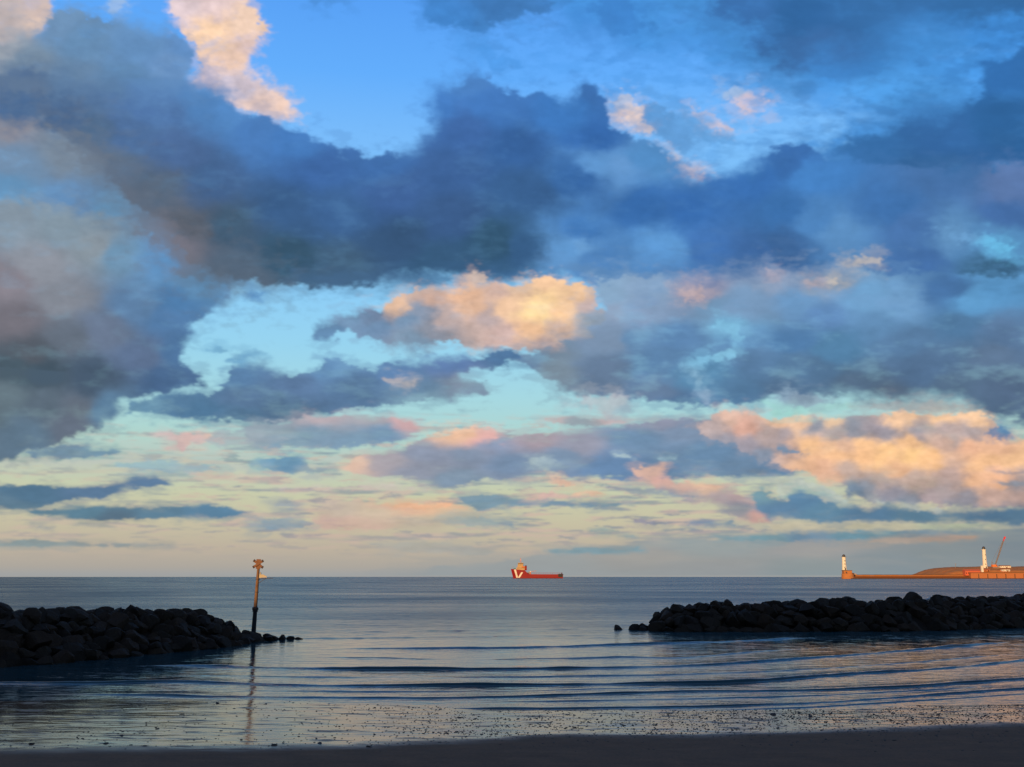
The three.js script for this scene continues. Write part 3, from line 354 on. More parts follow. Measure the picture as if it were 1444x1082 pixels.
function crestZ(line, x) {   // smooth line through the points
  let k = 0; while (k < line.length - 2 && line[k + 1].x < x) k++;
  const a = line[k], b = line[k + 1], t = (x - a.x) / (b.x - a.x), p = line[k - 1] ?? a, q = line[k + 2] ?? b;
  const ma = (b.z - p.z) / (b.x - p.x) * (b.x - a.x), mb = (q.z - a.z) / (q.x - a.x) * (b.x - a.x), t2 = t * t, t3 = t2 * t;
  return (2 * t3 - 3 * t2 + 1) * a.z + (t3 - 2 * t2 + t) * ma + (-2 * t3 + 3 * t2) * b.z + (t3 - t2) * mb;
}
function waterHeight(x, z) {
  let h = 0; const d = Math.hypot(x, z);
  crests.forEach((c, n) => {
    const L = c.line, x0 = L[0].x, x1 = L[L.length - 1].x;
    if (x < x0 || x > x1) return;
    const ends = sstep(x0, x0 + 5, x) * sstep(x1, x1 - 5, x), s = z - crestZ(L, x) + 0.16 * noise(x / 2.6, n * 7.3) + 0.35 * noise(x / 9, n * 3.1);
    const a = 1.05 * c.h * ends * (0.72 + 0.5 * noise(x / 6 + n * 5, 2.5) + 0.2 * noise(x / 1.7, n));
    h += s > 0 ? a * Math.exp(-((s / c.w) ** 2) * 14) : a * Math.exp(-((s / (c.w * 3)) ** 2));
  });
  const calm = sstep(34, 60, d), open = sstep(70, 160, d);
  h += (0.006 + 0.012 * calm) * fbm(x / 2.2 + 20, z / 0.9, 3) + 0.02 * open * noise(x / 8, z / 6) * sstep(260, 140, d);
  if (d > 60) h += 0.075 * sstep(62, 95, d) * sstep(420, 160, d) * fbm(x / 1.9 + 3, z / 3.4 + 31, 2);   // small chop beyond the arms
  return h + drop(d);
}
const rowDepth = (y) => onLevel(PW / 2, y).z * -1;
const rowsBetween = (y0, y1, step) => { const r = []; for (let y = y0; y > y1 - 1e-6; y -= step) r.push(rowDepth(y)); return r; };
const zones = [[1012, 903, 0], [903, 895, 0.3], [895, 886, 0.45], [886, 875, 0.62], [875, 858, 0.8], [858, 836, 1]];   // rougher water the farther from the shelter of the beach
const farRows = [rowDepth(836)]; while (farRows[farRows.length - 1] < 13000) farRows.push(farRows[farRows.length - 1] * 1.035);

const rippleNear = normalTexture(1024, 8, (u, v) => 0.009 * tiled(u, v * 2, 10, 5, 0.55) + 0.01 * tiled(u, v * 2, 4, 2));
const rippleFar = normalTexture(1024, 24, (u, v) => 0.15 * tiled(u, v, 12, 5, 0.62) + 0.1 * tiled(u, v, 5, 2));
const windStreaks = mapTexture(512, (u, v) => [0, Math.max(0, Math.min(1, 0.6 + 0.45 * tiled(u, v * 2, 5, 5, 0.62))), 0]);
windStreaks.repeat.set(1 / 16, 1 / 20);
const shoreWater = paint(0.01, 0.06, 0.078, 0.05, { ior: 1.33, normalMap: rippleNear, normalScale: new THREE.Vector2(0.85, 0.85) });
const openWater = paint(0.01, 0.06, 0.078, 0.55, { ior: 1.33, normalMap: rippleFar, roughnessMap: windStreaks });
for (const [n, [y0, y1, k]] of zones.entries()) {
  let m = shoreWater;
  if (k) { m = k === 1 ? openWater : openWater.clone(); m.normalScale = new THREE.Vector2(k, k); m.roughness = 0.07 + 0.38 * k; }
  kind(part(k ? 'bay_water' : 'shore_water', fan(-0.72 - 0.15 * k, 0.72 + 0.15 * k, 640, rowsBetween(y0, y1 - 1.2, k ? 0.4 : 0.21), (x, z) => waterHeight(x, z) - 0.006 * n, k ? 24 : 8), m, scene), 'structure');
}
kind(part('sea', fan(-1.7, 1.7, 160, farRows, (x, z) => drop(Math.hypot(x, z)) - 0.06, 24), openWater, scene), 'structure');

// sand: a wet film mirrors the sky up to an uneven line; above it the surface has drained and is dull
const filmLine = [[-600, 1100], [0, 1079], [180, 1074], [330, 1073], [480, 1066], [600, 1056], [720, 1049], [800, 1043], [960, 1043], [1100, 1038], [1250, 1032], [1444, 1024], [2100, 1010]].map(([x, y]) => onLevel(x, y, 0.15));
const SX0 = -34, SX1 = 34, SZ0 = -44, SZ1 = -20;
const sandWet = (x, z) => {
  const d = z - alongX(filmLine, x, 'z') + 0.9 * fbm(x / 3, z / 1.5 + 4, 5, 0.62);
  return sstep(0.9, -1.1, d);
};
const sandRough = mapTexture(1024, (u, v) => {
  const x = SX0 + (SX1 - SX0) * u, z = SZ0 + (SZ1 - SZ0) * v, w = sandWet(x, z), g = fbm(x * 2.2 + 7, z * 7, 4, 0.6);
  const patch = sstep(0.12, 0.4, fbm(x / 1.4, z / 0.5 + 20, 4, 0.6));     // spots where the film has already sunk in
  const r = (0.1 + 0.04 * g) * w + (1 - w) * 0.85, rr = Math.min(1, r + 0.35 * patch * w);
  return [0, rr, 0];
});
sandRough.wrapS = sandRough.wrapT = THREE.ClampToEdgeWrapping;
const sandShine = mapTexture(1024, (u, v) => { const x = SX0 + (SX1 - SX0) * u, z = SZ0 + (SZ1 - SZ0) * v, w = sandWet(x, z); return 0.12 + 0.88 * w; }, 1);
sandShine.wrapS = sandShine.wrapT = THREE.ClampToEdgeWrapping;
const sandGrain = mapTexture(1024, (u, v) => { const n = 0.5 + 0.22 * tiled(u, v, 6, 4, 0.6) + 0.3 * tiled(u, v, 64, 4, 0.75); return [0.42 * (0.6 + 0.8 * n), 0.29 * (0.6 + 0.8 * n), 0.2 * (0.6 + 0.8 * n)]; }, 3, true);
sandGrain.channel = 1; sandGrain.repeat.set(1, 1);
const sandRipple = normalTexture(1024, 6, (u, v) => 0.0016 * tiled(u, v * 3, 10, 3, 0.5));
sandRipple.channel = 1;
const sand = paint(1, 1, 1, 1, { map: sandGrain, roughnessMap: sandRough, specularIntensityMap: sandShine, normalMap: sandRipple, normalScale: new THREE.Vector2(1, 1), ior: 1.4 });
sand.specularIntensity = 1;
{
  const rows = []; for (let y = 968; y < 1150; y += 0.5) rows.push(rowDepth(y)); rows.reverse();
  const g = fan(-0.9, 0.9, 620, rows, beachHeight, 1), p = g.attributes.position, uv = g.attributes.uv, uv1 = new Float32Array(p.count * 2);
  for (let i = 0; i < p.count; i++) { uv.setXY(i, (p.getX(i) - SX0) / (SX1 - SX0), (p.getZ(i) - SZ0) / (SZ1 - SZ0)); uv1[i * 2] = p.getX(i) / 6; uv1[i * 2 + 1] = -p.getZ(i) / 6; }
  g.setAttribute('uv1', new THREE.BufferAttribute(uv1, 2));
  kind(part('beach', g, sand, scene), 'structure');
  // the beach runs on under and behind the camera, up to the esplanade, and out below the shallow water
  const dry = paint(1, 1, 1, 0.9, { map: sandGrain.clone(), specularIntensity: 0.3 }); dry.map.channel = 0; dry.map.needsUpdate = true;
  const N = 90, M = 40, q = [], t = [], ix = [], zN = -rowDepth(1149.4);
  for (let j = 0; j <= M; j++) for (let i = 0; i <= N; i++) { const x = -150 + 300 * i / N, z = zN + (14 - zN) * j / M; q.push(x, beachHeight(x, z), z); t.push(x / 6, -z / 6); }
  for (let j = 0; j < M; j++) for (let i = 0; i < N; i++) { const a = j * (N + 1) + i, b = a + 1, c = a + N + 1, d = c + 1; ix.push(a, c, d, a, d, b); }
  const u = new THREE.BufferGeometry(); u.setAttribute('position', new THREE.Float32BufferAttribute(q, 3)); u.setAttribute('uv', new THREE.Float32BufferAttribute(t, 2)); u.setIndex(ix); u.computeVertexNormals();
  kind(part('upper_beach', u, dry, scene), 'structure');
}
// esplanade and the grassy embankment behind the camera, whose shadow lies over the beach
{
  const grass = paint(1, 1, 1, 0.95, { map: mapTexture(256, (u, v) => { const n = 0.5 + 0.5 * tiled(u, v, 8, 5, 0.65); return [0.2 + 0.16 * n, 0.26 + 0.16 * n, 0.12 + 0.08 * n]; }, 3, true) });
  const N = 160, M = 40, q = [], t = [], ix = [];
  for (let j = 0; j <= M; j++) for (let i = 0; i <= N; i++) {
    const x = -420 + 700 * i / N, s = j / M, z = 14 + 110 * s;
    const top = 12.4 + 2.6 * sstep(-75, -45, x) + 0.5 * noise(x / 30, 3) + 0.25 * noise(x / 7, 8);
    const h = 2.9 + (top - 2.9) * sstep(0.1, 0.34, s) - (s > 0.6 ? (s - 0.6) * 6 : 0) + 0.15 * noise(x / 4, z / 4);
    q.push(x, s === 0 ? 2.6 : h, z); t.push(x / 5, z / 5);
  }
  for (let j = 0; j < M; j++) for (let i = 0; i < N; i++) { const a = j * (N + 1) + i, b = a + 1, c = a + N + 1, d = c + 1; ix.push(a, c, d, a, d, b); }
  const u = new THREE.BufferGeometry(); u.setAttribute('position', new THREE.Float32BufferAttribute(q, 3)); u.setAttribute('uv', new THREE.Float32BufferAttribute(t, 2)); u.setIndex(ix); u.computeVertexNormals();
  kind(part('grass_embankment', u, grass, scene), 'structure');
}

// ---------------------------------------------------------------- rock breakwaters
const rockMap = mapTexture(512, (u, v) => { const n = 0.5 + 0.5 * tiled(u, v, 6, 5, 0.62), m = sstep(0.1, 0.5, tiled(u, v, 4, 4, 0.6, 40)); return [0.13 + 0.1 * n + 0.03 * m, 0.095 + 0.075 * n + 0.02 * m, 0.065 + 0.055 * n]; }, 3, true);
const rockBump = mapTexture(512, (u, v) => 0.5 + 0.5 * tiled(u, v, 5, 6, 0.6, 11), 1);
const rockMats = [[1, 1, 1], [0.75, 0.75, 0.78], [1.15, 1.02, 0.9]].map((c) => paint(...c, 0.78, { map: rockMap, bumpMap: rockBump, bumpScale: 0.05, specularIntensity: 0.45 }));
const boulderShapes = [];
{
  for (let n = 0; n < 9; n++) {
    const r = rng(300 + n), g = mergeVertices(new THREE.IcosahedronGeometry(1, 3).deleteAttribute('normal').deleteAttribute('uv'), 1e-4), p = g.attributes.position, v = V(0, 0, 0);
    const cuts = Array.from({ length: 14 }, () => [V(r() * 2 - 1, r() * 2 - 1, r() * 2 - 1).normalize(), 0.42 + 0.3 * r()]), sx = 0.85 + 0.4 * r(), sy = 0.7 + 0.2 * r(), sz = 0.8 + 0.3 * r();
    for (let i = 0; i < p.count; i++) {
      v.fromBufferAttribute(p, i);
      for (const [c, d] of cuts) { const k = v.dot(c) - d; if (k > 0) v.addScaledVector(c, -k * 0.97); }      // broken faces
      v.multiplyScalar(1 + 0.07 * noise(v.x * 2.3 + n * 5, v.y * 2.3 + v.z * 1.7) + 0.03 * noise(v.x * 6, v.z * 6 + v.y * 5));
      p.setXYZ(i, v.x * sx * 1.35, v.y * sy * 1.35, v.z * sz * 1.35);
    }
    g.computeVertexNormals();
    const uv = new Float32Array(p.count * 2); for (let i = 0; i < p.count; i++) { uv[i * 2] = 0.5 * p.getX(i) + 0.3 * p.getY(i); uv[i * 2 + 1] = 0.5 * p.getZ(i) + 0.45 * p.getY(i); }
    g.setAttribute('uv', new THREE.BufferAttribute(uv, 2)); boulderShapes.push(toCreasedNormals(g, 0.42));
  }
}
// axis: points [x, z, crest height, half width] from the seaward tip inwards
function breakwater(label, axis, seed, size, most) {
  const o = V(axis[1][0], 0, axis[1][1]), g = thing('rock_breakwater', label, 'breakwater', o, 'rock armour breakwaters off the beach'), r = rng(seed);
  const len = [0]; for (let i = 1; i < axis.length; i++) len.push(len[i - 1] + Math.hypot(axis[i][0] - axis[i - 1][0], axis[i][1] - axis[i - 1][1]));
  const total = len[len.length - 1];
  const at = (s) => { let k = 0; while (k < len.length - 2 && len[k + 1] < s) k++; const t = Math.min(1, Math.max(0, (s - len[k]) / (len[k + 1] - len[k]))), a = axis[k], b = axis[k + 1]; const q = a.map((c, i) => c + (b[i] - c) * t); const dx = b[0] - a[0], dz = b[1] - a[1], l = Math.hypot(dx, dz); return { x: q[0], z: q[1], h: q[2], w: q[3], nx: -dz / l, nz: dx / l }; };
  // rubble core under the armour stones
  const S = Math.ceil(total / 0.8), T = 14, pos = [], uv = [], ix = [];
  for (let i = 0; i <= S; i++) { const c = at(total * i / S); for (let j = 0; j <= T; j++) { const a = j / T * 2 - 1, hh = Math.max(-0.6, (c.h - 0.35) * (1 - Math.max(0, (Math.abs(a) - 0.22) / 0.78) ** 1.05) - 0.25 + 0.18 * noise(i * 0.6, j * 0.9 + seed)); pos.push(c.x + c.nx * a * c.w - o.x, hh - (Math.abs(a) > 0.99 ? 0.5 : 0), c.z + c.nz * a * c.w - o.z); uv.push(i * 0.4, j * 0.4); } }
  for (let i = 0; i < S; i++) for (let j = 0; j < T; j++) { const a = i * (T + 1) + j, b = a + 1, c = a + T + 1, d = c + 1; ix.push(a, b, d, a, d, c); }
  const cg = new THREE.BufferGeometry(); cg.setAttribute('position', new THREE.Float32BufferAttribute(pos, 3)); cg.setAttribute('uv', new THREE.Float32BufferAttribute(uv, 2)); cg.setIndex(ix); cg.computeVertexNormals();
  part('rubble_core', cg, rockMats[1], g);
  // armour stones in rough courses, toe to crest and down the back
  const spots = [];
  for (let s = 0.3; s < total; s += size * 0.86) {
    const c = at(s), across = Math.max(1, Math.round(c.w * 2 / (size * 0.8)));
    for (let j = 0; j <= across; j++) {
      const a = (j / across * 2 - 1) * 0.96 + (r() - 0.5) * 0.14, ss = s + (r() - 0.5) * size * 0.5, q = at(Math.max(0, ss));
      const y = Math.max(-0.15, (q.h - 0.42) * (1 - Math.max(0, (Math.abs(a) - 0.22) / 0.78) ** 1.05)) - 0.08 + (r() - 0.35) * 0.22;
      const cx = q.x + q.nx * a * q.w, cz = q.z + q.nz * a * q.w;
      if (Math.abs(a) > 0.42 && Math.hypot(cx, cz) > Math.hypot(q.x, q.z) + 0.15 * q.w) continue;     // the far foot is never in sight
      spots.push([q.x + q.nx * a * q.w, y, q.z + q.nz * a * q.w, size * (0.46 + 0.34 * r() * r() + 0.1 * r()) * Math.min(1, 0.45 + q.h * 0.5), r()]);
    }
  }
  
  for (const [x, y, z, k] of spots.slice(0, most)) {
    const m = part('boulder', boulderShapes[Math.floor(r() * boulderShapes.length)], rockMats[Math.floor(r() * 3)], g);
    m.position.set(x - o.x, y, z - o.z); m.scale.set(k, k * (0.85 + 0.3 * r()), k); m.rotation.set((r() - 0.5) * 0.7, r() * 6.28, (r() - 0.5) * 0.7);
  }
  return g;
}
// left arm: from its tip past the beacon, running in towards the beach on the left
breakwater('dark rock breakwater beside the leaning beacon post', [[-15.6, -79.4, 0.12, 0.6], [-17.3, -78, 0.5, 1.1], [-19, -77, 0.8, 1.8], [-20, -75.5, 1.25, 2.5], [-21.2, -73, 2.05, 3.3], [-23.3, -68.5, 2.4, 4.1], [-26.5, -62.5, 2.55, 4.7], [-30, -57, 2.7, 5], [-34.5, -51.5, 2.7, 5]], 11, 0.9, 299);
// right arm: across the bay on the right
const rightArm = breakwater('dark rock breakwater with a gull perched on top', [[9.2, -93.2, 0.2, 0.8], [11, -92.8, 0.42, 1.3], [12, -92.6, 1.15, 2.0], [13.4, -92.5, 1.75, 2.7], [16, -92.4, 2.15, 3.3], [24, -92.8, 2.2, 3.6], [33, -94.2, 2.4, 3.8], [42, -99, 2.45, 3.9], [52, -105, 2.55, 4]], 29, 1.1, 299);

// ---------------------------------------------------------------- beacon post at the end of the left breakwater
{
  const base = atDepth(357, 893, 77);
  const g = thing('beacon_post', 'tall leaning beacon post with crossed topmark at the breakwater tip', 'beacon', V(base.x, 0.1, base.z));
  g.rotation.z = -0.035; g.scale.setScalar(0.945);
  const rustMap = mapTexture(128, (u, v) => { const n = 0.5 + 0.5 * tiled(u, v, 6, 5, 0.6), s = sstep(0.15, 0.5, tiled(u, v, 4, 4, 0.6, 9)); return [0.42 - 0.1 * s + 0.12 * n, 0.31 - 0.11 * s + 0.1 * n, 0.2 - 0.08 * s + 0.08 * n]; }, 3, true);
  const wood = paint(1, 1, 1, 0.75, { map: rustMap }), rust = paint(0.2, 0.085, 0.035, 0.7), tar = paint(0.012, 0.012, 0.014, 0.7, { bumpMap: rockBump, bumpScale: 0.02 }), white = paint(0.42, 0.36, 0.22, 0.5), dark = paint(0.05, 0.025, 0.02, 0.7), iron = paint(0.09, 0.07, 0.06, 0.6, { metalness: 0.4 });
  part('pile', cyl(0.15, 0.19, 2.75, 0, -0.6, 0, 20), tar, g);
  const col = part('collar', merge([cyl(0.235, 0.235, 0.13, 0, 2.12, 0, 20), cyl(0.17, 0.235, 0.12, 0, 2.0, 0, 20), cyl(0.16, 0.22, 0.1, 0, 2.25, 0, 20)]), tar, g); col.userData.label = 'black collar where the upper post is bolted in';
  for (let i = 0; i < 6; i++) { const a = i * 1.047; part('bolt', cyl(0.022, 0.022, 0.06, Math.cos(a) * 0.21, 2.24, Math.sin(a) * 0.21, 6), iron, g); }
  part('post', cyl(0.1, 0.14, 3.1, 0, 2.2, 0, 20), wood, g);
  for (const y of [3.4, 4.35]) part('band', cyl(0.15, 0.15, 0.06, 0, y, 0, 20), iron, g);
  // topmark: two crossed boards on a short backing board
  const tm = part('topmark', box(0.34, 0.72, 0.06, 0, 5.52, 0.1, 0, 0.012), rust, g); tm.userData.label = 'orange crossed topmark with dark ends';
  for (const s of [-1, 1]) {
    part('cross_board', box(0.86, 0.17, 0.05, 0, 5.52, 0.16 + 0.03 * s, s * 0.62, 0.012), rust, tm);
    for (const e of [-1, 1]) part('board_end', box(0.13, 0.19, 0.07, e * 0.4 * Math.cos(0.62), 5.52 + e * s * 0.4 * Math.sin(0.62), 0.16 + 0.03 * s, s * 0.62, 0.012), dark, tm);
  }
  // side arm carrying a pale panel
  const arm = part('side_arm', merge([bar(V(0.08, 4.42, 0.05), V(1.15, 4.52, 0.05), 0.025), bar(V(0.08, 4.1, 0.05), V(0.62, 4.46, 0.05), 0.02)]), iron, g);
  part('panel', new THREE.ExtrudeGeometry(new THREE.Shape([new THREE.Vector2(0.13, 4.5), new THREE.Vector2(0.72, 4.55), new THREE.Vector2(0.7, 4.62), new THREE.Vector2(0.42, 4.76), new THREE.Vector2(0.13, 4.74)]), { depth: 0.05, bevelEnabled: false }).translate(0, 0, 0.07), white, arm);
  part('lamp', merge([cyl(0.06, 0.06, 0.12, 0.2, 4.74, 0.05, 12), new THREE.SphereGeometry(0.06, 12, 8).translate(0.2, 4.86, 0.05)]), white, arm);
}

// ---------------------------------------------------------------- gull on the right breakwater
{
  rightArm.updateMatrixWorld(true);
  let spot = null;      // the nearest flat top in that direction
  for (let py = 850; py < 864 && !spot; py += 0.5) {
    const hit = new THREE.Raycaster(V(0, EYE, 0), ray(1309, py).normalize()).intersectObject(rightArm, true)[0];
    if (hit && hit.face.normal.clone().transformDirection(hit.object.matrixWorld).y > 0.45) spot = hit.point;
  }
  spot ??= atDepth(1309, 856, 96.5);
  const g = thing('gull', 'small white gull standing on the breakwater rocks', 'gull', spot);
  g.rotation.y = 0.5; g.scale.setScalar(1.2);
  const white = paint(0.8, 0.8, 0.78, 0.8), grey = paint(0.3, 0.32, 0.35, 0.8), yellow = paint(0.7, 0.4, 0.06, 0.6), pink = paint(0.6, 0.35, 0.3, 0.7), black = paint(0.02, 0.02, 0.02, 0.4);
  const prof = [[-0.2, 0.005], [-0.16, 0.03], [-0.1, 0.062], [-0.02, 0.085], [0.06, 0.088], [0.12, 0.07], [0.16, 0.045], [0.185, 0.038]];
  const pts = prof.map(([x, r]) => new THREE.Vector2(r, x));
  const body = new THREE.LatheGeometry(pts, 16).rotateZ(-Math.PI / 2).scale(1, 1.05, 0.9).rotateZ(0.25).translate(0, 0.22, 0);
  const neck = new THREE.CapsuleGeometry(0.04, 0.09, 6, 12).rotateZ(-0.25).translate(0.185, 0.31, 0), head = new THREE.SphereGeometry(0.052, 14, 10).scale(1.15, 1, 0.95).translate(0.215, 0.385, 0);
  const b = part('body', merge([body, neck, head]), white, g);
  part('beak', new THREE.ConeGeometry(0.016, 0.07, 8).rotateZ(-Math.PI / 2 - 0.15).translate(0.3, 0.378, 0), yellow, b);
  for (const s of [-1, 1]) {
    part('wing', new THREE.SphereGeometry(1, 16, 10).scale(0.17, 0.055, 0.022).rotateZ(0.2).translate(-0.04, 0.235, s * 0.072), grey, g);
    part('leg', merge([cyl(0.008, 0.008, 0.16, 0, 0, s * 0.035, 6), box(0.06, 0.01, 0.045, 0.02, 0.005, s * 0.035)]), pink, g);
    part('eye', new THREE.SphereGeometry(0.007, 8, 6).translate(0.235, 0.395, s * 0.045), black, b);
  }
}

// ---------------------------------------------------------------- red offshore supply ship
{
  const D = 1875, k = D / FPX, mid = atDepth(757, 815, D), g = thing('supply_ship', 'red offshore supply ship anchored on the horizon', 'ship', V(mid.x, drop(D), -D));
  const red = paint(0.25, 0.004, 0.008, 0.7), white = paint(0.72, 0.7, 0.62, 0.5), cream = paint(0.5, 0.36, 0.18, 0.6), black = paint(0.012, 0.01, 0.012, 0.6), glass = paint(0.02, 0.03, 0.04, 0.1), deckRed = paint(0.32, 0.05, 0.04, 0.7), grey = paint(0.3, 0.3, 0.3, 0.6), orange = paint(0.75, 0.2, 0.03, 0.6), green = paint(0.06, 0.2, 0.12, 0.7);
  const L = 90, xs = (t) => -L / 2 + L * t, half = 9.5;
  // hull: stations from bow to stern [t, deck height, half beam at deck, half beam at waterline, bow rake]
  const st = [[0, 16.2, 0.3, 0.1, 0], [0.03, 16, 3.2, 1.2, 0], [0.07, 15.6, 6.2, 3.6, 0], [0.13, 15, 8.6, 6.6, 0], [0.2, 14.4, 9.4, 8.8, 0], [0.265, 13.8, 9.5, 9.3, 0], [0.3, 11, 9.5, 9.4, 0], [0.335, 7.8, 9.5, 9.5, 0], [0.36, 7.2, 9.5, 9.5, 0], [0.6, 7, 9.5, 9.5, 0], [0.85, 7, 9.5, 9.4, 0], [0.97, 7, 9.4, 9.2, 0], [1, 7, 9.2, 9, 0]];
  const pos = [], ix = [], n = 8;
  for (const [t, h, b, w] of st) for (let j = 0; j <= n; j++) { const u = j / n, y = -1.5 + (h + 1.5) * u, rake = t < 0.15 ? (1 - t / 0.15) * 4.5 * (1 - u) : 0, bb = w + (b - w) * Math.min(1, Math.max(0, y / 9)) ** 1.3; pos.push(xs(t) + rake, y, bb, xs(t) + rake, y, -bb); }
  const row = (n + 1) * 2;
  for (let i = 0; i < st.length - 1; i++) { for (let j = 0; j < n; j++) for (const s of [0, 1]) { const a = i * row + j * 2 + s, b = a + 2, c = a + row, d = c + 2; if (s === 0) ix.push(a, c, d, a, d, b); else ix.push(a, d, c, a, b, d); } const a = i * row + n * 2, c = a + row; ix.push(a, c, c + 1, a, c + 1, a + 1); }
  const e = (st.length - 1) * row; for (let j = 0; j < n; j++) { const a = e + j * 2; ix.push(a, a + 1, a + 3, a, a + 3, a + 2); }
  const hg = new THREE.BufferGeometry(); hg.setAttribute('position', new THREE.Float32BufferAttribute(pos, 3)); hg.setIndex(ix);
  const hull = part('hull', toCreasedNormals(hg, 0.6), red, g); hull.userData.label = 'red hull with a white V on the bow';
  const beamAt = (x, y) => { const t = (x + L / 2) / L; let q = 0; while (q < st.length - 2 && st[q + 1][0] < t) q++; const a = st[q], b = st[q + 1], f = Math.min(1, Math.max(0, (t - a[0]) / (b[0] - a[0]))), bd = a[2] + (b[2] - a[2]) * f, bw = a[3] + (b[3] - a[3]) * f; return bw + (bd - bw) * Math.min(1, Math.max(0, y / 9)) ** 1.3; };
  function stroke(x0, y0, x1, y1, w) {   // a painted stroke that follows the curve of the side
    const p = [], id = [], N = 14; for (let i = 0; i <= N; i++) { const t = i / N, x = x0 + (x1 - x0) * t, y = y0 + (y1 - y0) * t; for (const s of [-1, 1]) { const xx = x + s * w / 2; p.push(xx, y, beamAt(xx - 0.4, y) + 0.7); } if (i < N) id.push(i * 2, i * 2 + 1, i * 2 + 3, i * 2, i * 2 + 3, i * 2 + 2); }
    const q = new THREE.BufferGeometry(); q.setAttribute('position', new THREE.Float32BufferAttribute(p, 3)); q.setIndex(id); q.computeVertexNormals(); return q;
  }
  part('bow_mark', merge([stroke(-38, 15.2, -34, 1.2, 3.3), stroke(-25.5, 10.5, -31.2, 1.2, 3.3)]), white, hull);
  part('boot_stripe', merge([box(80, 0.5, 0.1, 3, 0.35, 9.62)]), black, hull);
  part('fender', merge([box(58, 0.5, 0.35, 16, 5.6, 9.6), box(58, 0.35, 0.3, 16, 3.4, 9.6)]), deckRed, hull);
  // accommodation block and bridge
  const sup = part('deckhouse', merge([box(15, 5, 15, -28, 16.5, 0, 0, 0.4), box(10, 4, 14, -28.5, 21, 0, 0, 0.4)]), cream, g);
  const bridge = part('bridge', merge([box(9.5, 3.4, 17, -28, 24.6, 0, 0, 0.4), box(10.2, 0.4, 18, -28, 26.5, 0)]), cream, g);
  for (let i = 0; i < 6; i++) part('window', box(1.1, 1.1, 0.1, -31.8 + i * 1.5, 25, 8.56), glass, bridge);
  for (let i = 0; i < 6; i++) part('porthole', box(0.8, 0.8, 0.1, -34 + i * 2.3, 17.2, 7.55), glass, sup);
  const mast = part('mast', merge([bar(V(-28, 26.6, 0), V(-28, 35, 0), 0.35), bar(V(-30.2, 31, 0), V(-25.8, 31, 0), 0.15), bar(V(-29.2, 33, 0), V(-26.8, 33, 0), 0.12), bar(V(-26, 26.6, 2), V(-28, 31, 0), 0.15), bar(V(-26, 26.6, -2), V(-28, 31, 0), 0.15)]), orange, g);
  part('radar', box(3, 0.35, 0.4, -28, 31.5, 0.4), white, mast);
  for (const s of [-1, 1]) { const f = part('funnel', box(3.6, 7.5, 2.6, -19.2, 17.5, s * 7.4, 0, 0.4), red, g); part('funnel_top', box(3.2, 0.8, 2.2, -19.2, 21.6, s * 7.4), black, f); }
  const boat = part('rescue_boat', new THREE.CapsuleGeometry(1.1, 4.5, 6, 12).rotateZ(Math.PI / 2).translate(-23, 19.4, 8.6), orange, g); part('davit', bar(V(-23, 17, 7.8), V(-23, 22.5, 8.4), 0.2), grey, boat);
  part('foremast', bar(V(-41.5, 15.8, 0), V(-41.5, 21, 0), 0.2), grey, g);
  part('anchor_windlass', box(3.5, 1.6, 5, -38.5, 16.4, 0, 0, 0.3), green, g);
  // working deck
  part('cargo_rail', merge([box(56, 0.35, 0.35, 15, 9.3, 9), box(56, 0.35, 0.35, 15, 9.3, -9), ...Array.from({ length: 15 }, (_, i) => box(0.3, 2.2, 0.3, -13 + i * 4, 8.2, 9))]), red, g);
  part('winch', merge([new THREE.CylinderGeometry(2, 2, 8, 20).rotateX(Math.PI / 2).translate(-13.5, 9.6, 0), box(4.6, 3.6, 1, -13.5, 9, 4.6), box(4.6, 3.6, 1, -13.5, 9, -4.6)]), grey, g);
  const cr = part('deck_crane', merge([cyl(0.6, 0.8, 4, -11, 7, 8.2), bar(V(-11, 11, 8.2), V(-1, 13, 8.2), 0.35)]), orange, g); part('crane_cab', box(1.6, 1.6, 1.6, -11, 11.6, 8.2), white, cr);
  part('stern_gantry', merge([box(7.5, 5.4, 0.3, 40.5, 5, 9.75), box(1, 3.2, 17, 43.4, 8.2, 0)]), black, g);
  part('stern_roller', new THREE.CylinderGeometry(1.3, 1.3, 12, 20).rotateX(Math.PI / 2).translate(44.6, 6.2, 0), grey, g);
}

// ---------------------------------------------------------------- harbour mouth on the right: pier, headland, lights, buildings, crane
const stoneMap = mapTexture(256, (u, v) => { const n = 0.5 + 0.5 * tiled(u, v, 6, 5, 0.6); return [0.58 + 0.26 * n, 0.37 + 0.2 * n, 0.2 + 0.14 * n]; }, 3, true);
const stone = paint(1, 1, 1, 0.85, { map: stoneMap }), weathered = paint(0.42, 0.34, 0.28, 0.9, { map: stoneMap }), darkStone = paint(0.1, 0.06, 0.035, 0.9), whitewash = paint(0.78, 0.76, 0.66, 0.7), lampGlass = paint(0.05, 0.06, 0.06, 0.1), lampRoof = paint(0.06, 0.055, 0.05, 0.5);
const DP = 1600, kp = DP / FPX, DH = 1750, kh = DH / FPX;
function far(px, py, D) { return atDepth(px, py, D); }
